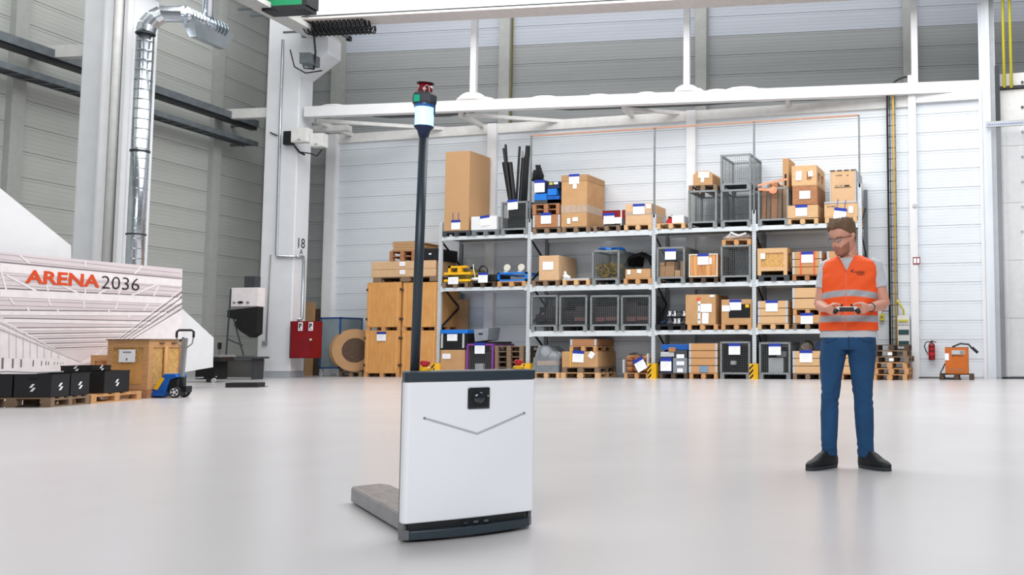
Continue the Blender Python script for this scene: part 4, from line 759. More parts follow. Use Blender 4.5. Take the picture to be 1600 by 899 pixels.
# chevron light groove, follows the bulge
def gy(x): return -.018*math.sin(math.pi*min(max((x-.008)/(RW-.004), 0), 1))-.0012
g = MB(); P1 = rxz(664, 654); P2 = rxz(745, 678); P3 = rxz(820, 646)
for (a, b_) in ((P1, P2), (P2, P3)):
    N_ = 10
    for i in range(N_):
        f0, f1 = i/N_, (i+1)/N_; xa_, za_ = a[0]+(b_[0]-a[0])*f0, a[1]+(b_[1]-a[1])*f0; xb_, zb_ = a[0]+(b_[0]-a[0])*f1, a[1]+(b_[1]-a[1])*f1
        g.hexa([(xa_, gy(xa_)-.001, za_-.005), (xb_, gy(xb_)-.001, zb_-.005), (xb_, gy(xb_)+.003, zb_-.005), (xa_, gy(xa_)+.003, za_-.005)], [(xa_, gy(xa_)-.001, za_+.005), (xb_, gy(xb_)-.001, zb_+.005), (xb_, gy(xb_)+.003, zb_+.005), (xa_, gy(xa_)+.003, za_+.005)])
gp_ = part('light_groove', g, 'groove', rb)
for q in (P1, P3): part('groove_end', MB().lathe([(.006, -.002), (.006, .002)], 12, ax='y'), 'grey', gp_, (q[0], gy(q[0]), q[1]))
# emergency stops
for x_, y_ in ((.095, .06), (RW-.055, .06)):
    e_ = part('emergency_stop', MB().lathe([(.026, 0), (.026, .012), (.02, .018)], 20), 'yellow', rb, (x_, y_, .781)); part('red_button', MB().lathe([(.012, .018), (.012, .024), (.021, .026), (.022, .042), (.018, .047)], 20), 'brightred', e_)
# mast and beacon
mx, my = .055, .085; MW = RL+RXV*mx+Vector((-RXV.y, RXV.x, 0))*my
def mz_(py): return zat(658, py, MW)
tl = .013
def mp(z): return (mx+tl*(z-.78), my, z)
zc0, zc1, zb0, zb1, zo0, zo1, zr1 = mz_(213), mz_(204), mz_(199), mz_(168), mz_(166), mz_(146), mz_(127)
part('mast', MB().tube([mp(.78), mp(zc0+.01)], .0215, 20), 'anth', rb, smooth=True)
mc = part('mast_collar', MB().lathe([(.022, zc0-.004), (.03, zc1), (.044, zb0), (.046, zb0+.006)], 28), 'darkblue', rb, (mp(zc0)[0], my, 0), smooth=True)
bx_ = mp(zb0)[0]
part('blue_beacon', MB().lathe([(.043, zb0), (.043, zb1+.004)], 32), 'beacon', rb, (bx_, my, 0), smooth=False, label='lit pale blue beacon drum')
part('blue_ring', MB().lathe([(.047, zb1-.0), (.049, zb1+.012), (.046, zo0+.02)], 28), 'blueband', rb, (bx_, my, 0), smooth=True)
part('sensor_head', MB().lathe([(.05, zo0+.004), (.058, zo0+.018), (.058, zo1-.012), (.05, zo1)], 8), 'darkgrey', rb, (bx_, my, 0), .2)
part('green_window', MB().box(-.030, .0, -.060, -.05, zo0+.012, zo1-.018), 'greenlens', rb, (bx_+.004, my, 0), -.72)
part('cable_pigtail', MB().tube([(bx_+.036, my-.046, zo0+.02), (bx_+.034, my-.049, zo0-.01), (bx_+.034, my-.047, zo0-.045)], .004, 6), 'darkblue', rb)
part('red_dome', MB().lathe([(.034, zo1), (.036, zo1+.01), (.034, zr1-.012)], 24), 'redlens', rb, (bx_+.002, my, 0), smooth=True)
part('dome_cap', MB().lathe([(.040, zr1-.012), (.041, zr1-.008), (.03, zr1-.004), (.01, zr1)], 24), 'black', rb, (bx_+.002, my, 0))
part('dome_arch', MB().tube([(bx_-.012, my-.034, zo1), (bx_-.012, my-.036, zo1+.026), (bx_, my-.038, zo1+.036), (bx_+.01, my-.036, zo1+.026), (bx_+.012, my-.034, zo1)], .0018, 5), 'cream', rb)
# forks
for k, xo in enumerate((.05, .40)):
    fk = part('fork', MB().prism([(xo, .19, .0), (xo, 1.33, .0), (xo+.03, 1.38, .0), (xo+.17, 1.40, .0), (xo+.2, 1.34, .0), (xo+.2, .19, .0)], (0, 0, .088)), 'fork', rb) if False else None
    pts = [(xo, .17), (xo, 1.33), (xo+.025, 1.37), (xo+.17, 1.385), (xo+.205, 1.30), (xo+.205, .17)]
    fk = part('fork', MB().prism([(x, y, .012) for x, y in pts], (0, 0, .076)), 'forkside', rb, bevel=.004)
    part('fork_top', MB().prism([(x*(1) + (.004 if x <= xo else -.004), y-.006, .088) for x, y in pts], (0, 0, .003)), 'forktop', fk)
    part('roller', MB().lathe([(.028, -.05), (.028, .05)], 16, ax='x'), 'black', fk, (xo+.1, 1.18, .028))
part('fork_bracket', MB().box(.04, .052, .17, .23, .02, .15), 'cream', rb)
for x_ in (.1, RW-.1): part('drive_wheel', MB().lathe([(.05, -.03), (.05, .03)], 20, ax='x'), 'black', rb, (x_, .1, .05))
# ================================================================ left side goods (their own heading)
LA = YAW
LXV = Vector((math.cos(LA), math.sin(LA), 0)); LYV = Vector((-math.sin(LA), math.cos(LA), 0))
C0 = onZ(79, 637)                              # right front corner of the front pallet
def Lp(x, y, z=0): return C0+LXV*x+LYV*y+Vector((0, 0, z))
def lxy(px, py, z=0): P = onZ(px, py, z)-C0; return P.dot(LXV), P.dot(LYV)
def lpal(x, y, w_, d, label, m='pine', rot=0, z=0):
    t = thing('pallet', label, 'pallet', Lp(x, y, z), LA+rot, 'pallets on the floor by the banner'); pallet_parts(t, w_, d, m); return t
lpal(-.6, 0, 1.2, .8, 'weathered front pallet under the black logo boxes', 'oldwood'); 
lpal(-1.95, .0, 1.2, .8, 'pallet at the left picture edge under the dark box', 'oldwood')
lpal(-.4, .84, .8, 1.2, 'yellowish pallet between front pallet and the chipboard crate', 'pine')
def logo_mesh(m='paper', s=1.):
    b = MB()
    b.prism([(-.05*s, 0, .0), (-.005*s, 0, .055*s), (.035*s, 0, .055*s), (-.012*s, 0, .0)], (0, .002, 0)).prism([(.05*s, 0, .0), (.005*s, 0, -.055*s), (-.035*s, 0, -.055*s), (.012*s, 0, .0)], (0, .002, 0))
    return b.mesh('logo_mark', m)
lg = logo_mesh()
def bbox(x, y, w_, d, z0, h, label, front=True, side=True, sl=.5):
    t = thing('black_box', label, 'box', Lp(x+w_/2, y, z0), LA, 'black logo boxes'); a = w_/2
    part('body', MB().box(-a, a, 0, d, 0, h), 'boxblack', t, bevel=.006); part('lid_rim', MB().box(-a-.004, a+.004, -.004, d+.004, h-.02, h), 'black', t)
    part('hand_slot', MB().box(-.07, .07, -.003, 0, h-.08, h-.05), 'softblack', t)
    if front: link('logo_mark', lg, t, (0, -.004, h*.42))
    if side: link('logo_mark', lg, t, (a+.004, d*sl, h*.45), math.pi/2)
    return t
bbox(-.58, .02, .56, .37, .148, .34, 'black logo box at the front corner of the front pallet', side=True)
bbox(-.55, .43, .52, .40, .148, .345, 'black logo box behind the front corner box', front=False)
bbox(-1.17, .02, .56, .37, .148, .34, 'black logo box left of the front corner box', side=False)
bbox(-1.75, .02, .56, .37, .148, .34, 'dark box cut by the left picture edge', side=False)
bbox(-.56, 1.18, .52, .60, .148, .36, 'black logo box standing on the yellowish pallet', front=False)
t = bbox(-1.0, 1.5, .52, .45, .148+.35, .09, 'low black box seen over the logo boxes'); 
lpal(-.95, 1.35, .5, .7, 'hidden pallet under the low black box', 'oldwood'); bbox(-1.2, 1.5, .60, .45, .148, .345, 'lower black box carrying the low black box', side=False)
b = MB().tube([Lp(-1.2, .2, .5), Lp(-.9, .25, .53), Lp(-.5, .3, .51), Lp(-.1, .35, .52)], .012, 6); solo('film_strip', b, 'lightgrey', 'thin film strip lying along the tops of the black boxes', 'film')
# chipboard crate
cx, cy = lxy(228, 623); cw = .72; cd = 1.0
lpal(cx-cw/2, cy, cw+.04, 1.2, 'pallet under the chipboard crate beside the pallet truck', 'redwood')
t, _ = battened(0, 0, 0, 0, .148, 'big chipboard crate with white paper beside the blue pallet truck', 'osb', 'pine', d=cd, bw=.1, H=.86, loc=Lp(cx-cw/2, cy+.02, .148), w=cw, rot=LA, cat='crate')
part('lid_edge', MB().box(-cw/2-.02, cw/2+.02, -.02, cd+.02, .86, .885), 'oldwood', t)
part('middle_batten', MB().box(cw/2, cw/2+.02, .42, .5, .1, .76), 'batten', t)
for y_ in (.28, .62): part('lid_slot', MB().box(cw/2+.001, cw/2+.023, y_, y_+.12, .80, .82), 'darkwood', t)
sh = part('paper_sheet', MB().box(-.14, .14, -.026, -.02, .48, .70), 'paper', t)
fit_text('printed_text', 'PACKZONE', 'blackink', sh, (-.07, -.028, .645), (1, 0, 0), (0, 0, 1), .02, .14); fit_text('printed_text', '4', 'blackink', sh, (-.02, -.028, .51), (1, 0, 0), (0, 0, 1), .045, .03)
part('lower_board', MB().box(-cw/2+.1, cw/2-.1, -.004, .018, .1, .45), 'ply', t)
lpal(cx-cw-.4, cy+.5, .7, .8, 'pallet under the small crate behind the black boxes', 'oldwood')
t, _ = battened(0, 0, 0, 0, .148, 'smaller brown crate half hidden behind the chipboard crate', 'stripewood', 'pine', d=.7, bw=.08, H=.60, loc=Lp(cx-cw-.32, cy+.5, .148), w=.62, rot=LA)
b = MB().prism([(-.1, 0, .22), (.12, 0, .22), (.12, 0, -.0)], (0, .35, 0)); solo('black_case', b, 'black', 'black wedge-shaped case on the small crate', 'case', Lp(cx-cw-.12, cy+.55, .76), LA)
# pallet truck
wx, wy = lxy(275, 622)
pj_ = thing('pallet_truck', 'blue hand pallet truck with grey tiller parked at the crate', 'pallet truck', Lp(wx, wy), LA)
for s_ in (-.16, .1):
    part('fork', MB().box(-1.3, -.2, .1+s_, .24+s_, .04, .09), 'blue', pj_)
part('frame', MB().prism([(-.50, -.02, .02), (-.48, -.02, .08), (-.33, -.02, .20), (-.22, -.02, .42), (-.02, -.02, .42), (.02, -.02, .36), (-.12, -.02, .32), (-.2, -.02, .05), (-.2, -.02, .02)], (0, .3, 0)), 'blue', pj_, bevel=.012)
part('yellow_label', MB().prism([(-.39, -.024, .16), (-.32, -.024, .14), (-.2, -.024, .34), (-.26, -.024, .36)], (0, .004, 0)), 'yellow', pj_)
part('hydraulic_pump', MB().box(-.16, .02, .02, .24, .12, .34), 'black', pj_, bevel=.02); part('pump_foot', MB().box(-.18, .14, .05, .22, .09, .2), 'black', pj_)
for y_ in (-.03, .24):
    wh = part('steer_wheel', MB().lathe([(.098, -.025), (.1, -.02), (.1, .02), (.098, .025)], 28, ax='y'), 'black', pj_, (0, y_, .1)); part('rim', MB().lathe([(.07, -.03), (.07, .03)], 20, ax='y'), 'white', wh)
    for k in range(5): a = k*2*math.pi/5; part('rim_opening', MB().lathe([(.02, -.034), (.02, -.03)], 8, ax='y'), 'black', wh, (.045*math.cos(a), 0, .045*math.sin(a)))
ht = zat(285, 516, pj_.location)
part('tiller', MB().bar((.0, .12, .3), (.04, .12, ht-.14), .075, .06), 'grey', pj_); part('tiller_neck', MB().box(-.03, .07, .08, .16, .2, .36), 'darksteel', pj_)
b = MB().tube([(.04, .12, ht-.34), (-.09, .12, ht-.24), (-.11, .12, ht-.12)], .012, 8).tube([(.04, .12, ht-.34), (.17, .12, ht-.24), (.19, .12, ht-.12)], .012, 8); part('handle_frame', b, 'grey', pj_)
part('handle_grip', MB().tube([(-.11, .12, ht-.13), (-.11, .12, ht-.03), (-.07, .12, ht), (.15, .12, ht), (.19, .12, ht-.03), (.19, .12, ht-.13)], .02, 10), 'black', pj_, smooth=True)
part('release_lever', MB().bar((-.04, .1, ht-.2), (.03, .1, ht-.13), .02), 'black', pj_)
# ================================================================ banner
h2 = Vector((CFW.x, CFW.y, 0)).normalized()
def atdepth(px, py, dz): d = ray(px, py); return CP+d*(dz/d.dot(h2))
b0 = atdepth(0, 391, 15.6); b1 = atdepth(285, 423, 19.2); H_ = (b0.z+b1.z)/2
bdir = Vector((b1.x-b0.x, b1.y-b0.y, 0)); bl_ = bdir.length; bdir.normalize(); bang = math.atan2(bdir.y, bdir.x)
ext = 1.6; W_ = bl_+ext
bn = thing('exhibition_banner', 'large printed banner wall with orange and black lettering and a hall photo', 'banner', Vector((b1.x, b1.y, 0)), bang)
part('banner_board', MB().box(-W_, 0, 0, .06, .03, H_), 'printbg', bn); part('stand_rail', MB().box(-W_, 0, -.02, .1, 0, .03), 'offwhite', bn)
bnrm = Vector((-math.sin(bang), math.cos(bang), 0))
def bp(px, py):
    P = onplane(px, py, bnrm, Vector((b1.x, b1.y, 0)).dot(bnrm)-.002)-Vector((b1.x, b1.y, 0)); return (P.dot(bdir), P.z)
def pr_poly(mb, pts, mi, y=-.003): mb.prism([(x, y, z) for x, z in pts], (0, .0025, 0), mi)
prn = MB()
vpx = bp(128, 566)
def strip(mb, a, b_, w0, w1, mi, y=-.004):
    a = bp(*a) if len(a) == 2 else a; b_ = bp(*b_)
    dx, dz = b_[0]-a[0], b_[1]-a[1]; L_ = math.hypot(dx, dz); nx, nz = -dz/L_, dx/L_
    A = [(a[0]-nx*w0/2, max(a[1]-nz*w0/2, .04)), (b_[0]-nx*w1/2, max(b_[1]-nz*w1/2, .04)), (b_[0]+nx*w1/2, min(b_[1]+nz*w1/2, H_-.01)), (a[0]+nx*w0/2, min(a[1]+nz*w0/2, H_-.01))]
    pr_poly(mb, A, mi, y)
# white floor and side walls of the printed hall
pr_poly(prn, [(-W_, .05), (-.002, .05), (-.002, .4), bp(128, 569), bp(60, 572), (-W_, .30)], 0)
pr_poly(prn, [bp(0, 500), bp(0, 586), bp(128, 570), bp(118, 562)], 0, -.0035); pr_poly(prn, [bp(284, 483), bp(284, 560), bp(128, 569), bp(128, 566)], 0, -.0035)
# cross beams of the roof, repeating towards the vanishing point
rowsL = [(0, 418, 14, 284, 443, 12, 0), (0, 458, 12, 284, 471, 11, 0), (0, 489, 7, 262, 491, 6, 0), (6, 501, 6, 236, 505, 5, 0), (20, 515, 4, 222, 514, 4, 0), (35, 524, 3, 205, 521, 3, 0), (50, 532, 3, 195, 529, 3, 0), (62, 539, 2.5, 180, 536, 2.5, 0), (75, 546, 2, 168, 543, 2, 0)]
for (xa_, ya_, wa_, xb_, yb_, wb_, _m) in rowsL:
    strip(prn, (xa_, ya_), (xb_, yb_), wa_/95, wb_/88, 0, -.0045); strip(prn, (xa_, ya_-wa_*.62), (xb_, yb_-wb_*.62), 1.6/95, 1.2/88, 2, -.005)
for y0_ in range(397, 480, 8): strip(prn, (0, y0_), (282, y0_+30-(y0_-397)*.28), .008, .008, 1, -.0038)
for q in (((30, 398), (46, 412)), ((133, 408), (133, 417)), ((222, 416), (210, 428)), ((2, 425), (10, 455)), ((70, 436), (75, 455)), ((10, 430), (60, 457)), ((95, 445), (125, 460)), ((133, 448), (133, 460)), ((190, 448), (185, 460)), ((248, 446), (240, 463)), ((205, 462), (245, 445)), ((15, 466), (22, 476)), ((75, 467), (79, 478)), ((131, 470), (131, 482)), ((184, 472), (180, 484)), ((232, 474), (224, 486)), ((42, 480), (48, 492)), ((90, 484), (92, 493)), ((170, 484), (170, 494)), ((205, 488), (200, 497)), ((150, 462), (175, 447))): strip(prn, q[0], q[1], .03, .03, 0, -.0055)
for k in range(9): strip(prn, (284, 452+k*4.4), (150+k*2, 556), .022, .004, 2 if k % 2 else 0, -.006)
for k in range(4): strip(prn, (0, 500+k*5), (125, 566), .03, .004, 1 if k % 2 else 0, -.006)
for k, px in enumerate((4, 20, 33, 52, 65, 72, 76, 85, 90, 95, 99)):
    sc_ = (110-px)/110; strip(prn, (px, 568-9*sc_), (px-.5, 568+9*sc_), .03*sc_+.005, .03*sc_+.005, 2, -.006)
for k in range(8): strip(prn, (14+k*11, 505+k*7), (14+k*11, 560), .012, .012, 1, -.0055)
pp = part('printed_picture', prn, ['printwhite', 'printgrey', 'printdark'], bn, kind='stuff')
A = bp(39, 443); B_ = bp(155, 449); C_ = bp(50, 421); 
fit_text('lettering', 'ARENA', 'arena', bn, (A[0], -.008, (A[1]+B_[1])/2), (1, 0, 0), (0, 0, 1), .23, B_[0]-A[0], .028)
A2 = bp(158, 451); B2 = bp(217, 454.5)
fit_text('lettering', '2036', 'blackink', bn, (A2[0], -.008, (A2[1]+B2[1])/2), (1, 0, 0), (0, 0, 1), .235, B2[0]-A2[0], -.012)
# white gabled display walls
wn = bnrm
def slab(name, pts, depthoff, th, label, m='white'):
    c_ = Vector((b1.x, b1.y, 0)).dot(wn)+depthoff; P = [onplane(px, py, wn, c_) for px, py in pts]; o = P[0].copy(); o.z = 0
    return solo(name, MB().prism([p-o for p in P], wn*th), m, label, 'display wall', o)
slab('gabled_display_wall', [(-60, 600), (-60, 243), (0, 294), (111, 384), (114, 596)], .5, .12, 'tall white display wall with sloping top edge behind the banner')
slab('gabled_display_wall', [(200, 597), (210, 420), (284, 482), (334, 528), (333, 566), (333, 574)], .6, .12, 'low white display wall with sloping corner right of the banner')
# grey cart and odds behind the pallet truck
gx = onZ(288, 598); t = thing('grey_cart', 'flat grey cart with black skirt box behind the pallet truck', 'cart', gx, BA)
part('deck', MB().box(-.1, .92, 0, .6, .62, .68), 'grey', t); part('black_skirt', MB().box(.25, .78, .05, .5, .08, .6), 'softblack', t); part('black_tray', MB().box(.0, .96, -.02, .5, .52, .63), 'black', t)
part('post', MB().bar((.45, .2, .68), (.45, .2, 1.1), .06), 'grey', t); part('post_tip', MB().bar((.45, .2, 1.1), (.45, .2, 1.24), .035), 'black', t)
part('frame_tube', MB().bar((-.1, 0, .1), (.8, .1, .14), .03), 'lightgrey', t); part('frame_tube', MB().bar((-.1, 0, .1), (.0, .0, .62), .03), 'lightgrey', t)
for x_ in (.66, .8): part('caster', MB().lathe([(.055, -.02), (.055, .02)], 14, ax='y'), 'lightgrey' if x_ > .7 else 'black', t, (x_, 0, .055))
gx = onZ(341, 593); b = MB().bar((0, 0, 0), (0, 0, .82), .05).bar((-.15, -.1, .02), (.15, .1, .02), .04); t = thing('stanchion', 'slim grey post with black tip left of the easel', 'post', gx); part('post', b, 'grey', t); part('tip', MB().bar((0, 0, .82), (0, 0, 1.0), .07), 'black', t)
# easel with pale box and black cloth
gx = onZ(350, 593.5); sc_ = 60.; t = thing('display_easel', 'metal easel carrying a lilac display box draped with black cloth', 'easel', gx, BA)
ez = lambda py: zat(360, py, gx)
part('display_box', MB().box(.12, .9, 0, .3, ez(479), ez(450)), 'printwhite', t)
part('dial', MB().blob((.4, -.01, ez(473)), .09, .02, .035), 'black', t)
for x_ in (.22, .62): part('dial', MB().blob((x_, -.01, ez(473)), .05, .02, .035), 'grey', t)
part('projector', MB().box(.45, .75, .05, .3, ez(450), ez(432)), 'darkgrey', t)
b = MB().prism([(.02, 0, ez(496)), (.02, 0, ez(485)), (.9, 0, ez(480)), (.9, 0, ez(522)), (.72, 0, ez(528)), (.42, 0, ez(518)), (.22, 0, ez(508)), (.3, 0, ez(500))], (0, .25, 0)); part('black_cloth', b, 'softblack', t)
for a_, c_ in (((.03, 0, ez(558)), (.1, 0, ez(452))), ((.55, 0, ez(556)), (.12, .02, ez(485))), ((.05, 0, ez(530)), (.5, 0, ez(540)))): part('leg', MB().bar(a_, c_, .03), 'darkgrey', t)
part('table_top', MB().box(-.45, .95, -.1, .5, ez(561), ez(558)), 'darkgrey', t); part('leg', MB().box(.8, .86, 0, .4, 0, ez(561)), 'darkgrey', t); part('leg', MB().box(-.4, -.35, 0, .4, 0, ez(561)), 'grey', t); part('back_board', MB().box(-.35, .85, .42, .45, .05, ez(562)), 'grey', t)
gx = onZ(352, 606); P2_ = onZ(402, 606); solo('floor_box', MB().box(0, .68, 0, .35, 0, .1), 'black', 'long flat black box lying on the floor near pillar 18', 'box', gx, .3)
solo('floor_plate', MB().box(0, .1, 0, .2, 0, .01), 'darkgrey', 'thin dark plate at the end of the flat black box', 'plate', onZ(405, 605), .3)
# leaning boards, mesh cart, cable reel
for k, (xa_, xb_, xc_, xd_, yt, m_, dd, l_) in enumerate(((475, 487, 478, 492, 473, 'cardside', .0, 'tall brown board leaning behind the hydrant cabinet'), (488, 497, 490, 499, 483, 'darkwood', .25, 'darker board leaning beside the tall brown board'))):
    Yb = 24.55+dd; A = onY(xa_, 587, Yb); B_ = onY(xb_, 587, Yb); C_ = onY(xd_, yt, Yb+.35); D2 = onY(xc_, yt, Yb+.35); A.z = B_.z = 0
    solo('leaning_board', MB().prism([A, B_, C_, D2], (0, .04, 0)), m_, l_, 'board')
Yc = 24.0; P0 = onY(498, 586, Yc); P1 = onY(530, 586, Yc-.2); P2 = onY(569, 586, Yc+.6)
t = thing('panel_cart', 'blue-framed cart with milky clear panels on casters', 'cart', (P0.x, Yc, 0)); w_ = onY(531, 540, Yc).x-P0.x; zt_ = onY(515, 496, Yc).z; zb_ = .23; d_ = .95; w2 = w_+.0
for x_ in (0, w_-.04):
    for y_ in (0, d_): part('frame_post', MB().box(x_, x_+.04, y_, y_+.04, zb_, zt_), 'cartblue', t)
for zz_ in (zb_, zt_-.04):
    for y_ in (0, d_): part('frame_rail', MB().box(0, w_, y_, y_+.04, zz_, zz_+.04), 'cartblue', t)
    for x_ in (0, w_-.04): part('frame_rail', MB().box(x_, x_+.04, 0, d_, zz_, zz_+.04), 'cartblue', t)
part('clear_panel', MB().box(.04, w_-.04, .012, .022, zb_+.04, zt_-.04), 'acryl', t); part('clear_panel', MB().box(w_-.022, w_-.012, .04, d_, zb_+.04, zt_-.04), 'acryl', t); part('base_tray', MB().box(.02, w_-.02, .02, d_, zb_, zb_+.05), 'cartblue', t); part('red_roll', MB().lathe([(.13, 0), (.13, .95)], 16), 'red', t, (w_*.6, .4, zb_+.05))
for x_ in (.06, w_-.06):
    for y_ in (.05, d_-.05): part('caster', MB().lathe([(.07, -.02), (.07, .02)], 14, ax='y').box(-.03, .03, -.03, .03, .05, .17), 'lightgrey', t, (x_, y_, .07))
lp_ = thing('pallet', 'dark pallet under the cable reel', 'pallet', (onY(556, 588, 24.2).x, 23.95, 0), 0, 'pallets on the floor by the banner'); pallet_parts(lp_, .75, 1.1, 'oldwood')
rc = onY(560, 544, 24.0); t = thing('cable_reel', 'wooden cable reel standing on edge beside the plywood crates', 'cable reel', (rc.x-.12, 24.0, .148+.62), .85)
part('flange', MB().lathe([(.62, -.02), (.62, .02)], 36, ax='y'), 'cardside', t); part('flange', MB().lathe([(.62, .0), (.62, .04)], 36, ax='y'), 'cardside', t, (0, .42, 0)); part('hub', MB().lathe([(.32, .0), (.32, .44)], 30, ax='y'), 'softblack', t); part('core_recess', MB().lathe([(.36, -.023), (.36, -.019)], 30, ax='y'), 'darkwood', t)
# plywood crates left of the rack
Yp = 23.92
def plycrate(x0, x1, yt, z, label, bl=True, sheets=()):
    xc, w_ = xs(x0, x1, 540, Yp); zt = onY((x0+x1)/2, yt, Yp).z; t = thing('plywood_crate', label, 'crate', (xc, Yp, z+.002), 0, 'large plywood crates'); a = w_/2; h = zt-z
    part('panel_box', MB().box(-a+.01, a-.01, .0, 1.1, .1, h), 'ply', t, bevel=.006)
    for x_ in (-a+.1, a-.12): part('batten', MB().box(x_-.022, x_+.022, -.018, 0, .14, h-.08), 'batten', t)
    for x_ in (-a+.06, 0, a-.06):
        for y_ in (0, .5, 1.0): part('foot_block', MB().box(x_-.06, x_+.06, y_, y_+.1, 0, .1), 'pine', t)
    for q in (.3, h-.25):
        for x_ in (-a+.015, a-.015): part('latch', MB().box(x_-.02, x_+.02, -.022, 0, q, q+.07), 'darksteel', t)
    for s_ in sheets: sheet(t, *s_[:4], Y=Yp, dy=.02, **(s_[4] if len(s_) > 4 else {}))
    return t, zt
_, z1_ = plycrate(569.5, 625, 517, 0, 'lower left plywood crate with blue-headed sheet', sheets=[(588.5, 603, 519, 533)])
_, z2_ = plycrate(627, 684, 517, 0, 'lower right plywood crate next to the rack upright')
_, z3_ = plycrate(571, 625, 441.5, z1_, 'upper left plywood crate of the four'); _, z4_ = plycrate(627, 684, 441.5, z2_, 'upper right plywood crate next to the rack upright')
zz = max(z3_, z4_)
xc, w_ = xs(583, 684, 437, Yp); t = thing('pallet', 'long pallet under the two flat cartons on the plywood crates', 'pallet', (xc, Yp, zz+.004)); pallet_parts(t, w_, 1.1, 'oldwood')
t1, zz = carton(580, 681, 421, 432, zz+.148, 'lower of two long flat cartons on the plywood crates', 'cardboard2', Y=Yp, sheets=[(624.5, 633, 422, 429, dict(header=False))], group='long flat cartons', d=1.0)
t2, zz = carton(580.5, 681, 408, 420, zz+.002, 'upper of two long flat cartons on the plywood crates', 'cardboard2', Y=Yp, sheets=[(624, 633, 409, 416, dict(header=False))], group='long flat cartons', d=1.0)
ztc = zz
for k in range(2):
    xc, w_ = xs(608.5, 648, 400, Yp); t = thing('pallet', ['small pallet on the upper flat carton', 'second small pallet under the board stack'][k], 'pallet', (xc, Yp, zz+.004)); pallet_parts(t, w_, 1.1, 'redwood'); zz += .148 if k == 0 else .0
    if k == 0: pass
zz += .15
xc, w_ = xs(614, 650, 380, Yp)
for k in range(7): j = (k*37 % 5-2)*.02; solo('flat_board', MB().box(-w_/2+j, w_/2+j+(.15 if k < 4 else 0), 0, 1.15, 0, .036), 'fibre' if k % 2 else 'cardside', ['lowest board of the stack on the small pallets', 'second board up in the stack on the small pallets', 'third board up in the stack on the small pallets', 'middle board of the stack on the small pallets', 'third board from the top of the stack on the small pallets', 'second board from the top of the stack on the small pallets', 'top board of the stack on the small pallets'][k], 'board', (xc, Yp, zz+k*.039), 0, 'boards stacked on the small pallets')
xc, w_ = xs(662, 681, 400, Yp); t = solo('black_case', MB().box(-.25, .25, 0, 1.0, 0, .34), 'black', 'black case on the long flat cartons behind the mast', 'case', (xc+.02, Yp, ztc+.002), bevel=.02); part('white_tag', MB().box(-.05, .03, -.004, 0, .16, .2), 'paper', t)
# ================================================================ right side
YWs = WY-.02
for k in range(6):
    xc, w_ = xs(1367+(k % 2), 1420, 590-k*9, FR+.1); t = thing('pallet', ['bottom pallet of the stack at the cable ladder', 'second pallet up in the stack at the cable ladder', 'third pallet up in the stack at the cable ladder', 'third pallet from the top with a white tag at the cable ladder', 'second pallet from the top with a white tag at the cable ladder', 'top dark pallet of the stack at the cable ladder'][k], 'pallet', (xc+(.02 if k % 2 else -.01), FR-.25, k*.147), .03*(k % 3-1), 'pallet stack at the cable ladder'); pallet_parts(t, .86, 1.1, 'pine' if k < 3 else ('oldwood' if k < 5 else 'darkwood'))
    if k in (3, 4): part('white_tag', MB().box(-.05, .06, -.006, 0, .03, .1), 'paper', t)
# cable ladder
la = onY(1389.5, 400, YWs-.1); lb = onY(1402, 400, YWs-.1); zt_ = onY(1392, 150, YWs).z
t = thing('cable_ladder', 'vertical dark cable ladder on the white wall behind the man', 'cable ladder', (la.x, YWs-.12, 0)); w_ = lb.x-la.x
part('side_rail', MB().box(0, .02, 0, .06, .6, zt_), 'darksteel', t); part('side_rail', MB().box(w_-.02, w_, 0, .06, .6, zt_), 'plasticgrey', t)
rg = MB().box(0, w_, -.0, .03, 0, .03).mesh('rung', 'tray'); n_ = int((zt_-.6)/.3)
for k in range(n_): link('rung', rg, t, (0, 0, .7+k*.3))
def bend(x0, r_, up, xe):
    return [(x0, -.03, .7), (x0, -.03, zt_-.1)]+[(x0+(xe-x0)*(1-math.cos(a)), -.03, zt_-.1+up*math.sin(a)) for a in [i*math.pi/16 for i in range(1, 9)]]
xe = onY(1420, 130, YWs).x-la.x
part('black_cable', MB().tube(bend(.0, .045, .55, xe-.03), .026, 8), 'black', t, smooth=True); part('black_cable', MB().tube([(.06, 0, .7), (.06, 0, zt_)], .012, 6), 'black', t)
part('yellow_cable', MB().tube(bend(w_-.05, .03, .36, xe-.05), .02, 8), 'yellow', t, smooth=True)
# distribution box
P0 = onY(1403, 545, YWs-.18); P1 = onY(1421, 493, YWs-.18); w_ = P1.x-P0.x; h = P1.z-P0.z
t = thing('distribution_box', 'grey distribution panel with four yellow sockets beside the ladder', 'distribution box', (P0.x, YWs-.18, P0.z))
part('housing', MB().box(0, w_, 0, .16, 0, h), 'offwhite', t)
for q in (.08, .42): part('dark_window', MB().box(.02, w_-.02, -.012, 0, h*q+.0, h*q+h*.15), 'tealblind', t)
for k in range(4): part('yellow_socket', MB().lathe([(.03, -.04), (.035, 0)], 12, ax='y'), 'dullyellow', t, (.05+k*.065, 0, h*.84))
part('cable', MB().tube([(w_*.5, .05, h), (w_*.5, .0, h+.15), (w_*.2, -.02, h+.3), (-.02, -.0, h+.4)], .025, 8), 'dullyellow', t); part('divider', MB().box(0, w_, -.006, 0, h*.7, h*.72), 'grey', t)
P0 = onY(1378, 496, YWs-.1); t = thing('yellow_switch', 'small yellow switch box hanging left of the ladder', 'switch box', (P0.x, YWs-.1, P0.z)); part('housing', MB().box(-.06, .06, 0, .08, -.09, .09), 'dullyellow', t, bevel=.01); part('knob', MB().lathe([(.03, -.02), (.03, 0)], 12, ax='y'), 'moss', t, (0, 0, .01)); part('conduit', MB().tube([(0, .05, .09), (0, .05, .16), (.2, .05, .17)], .012, 6), 'darksteel', t)
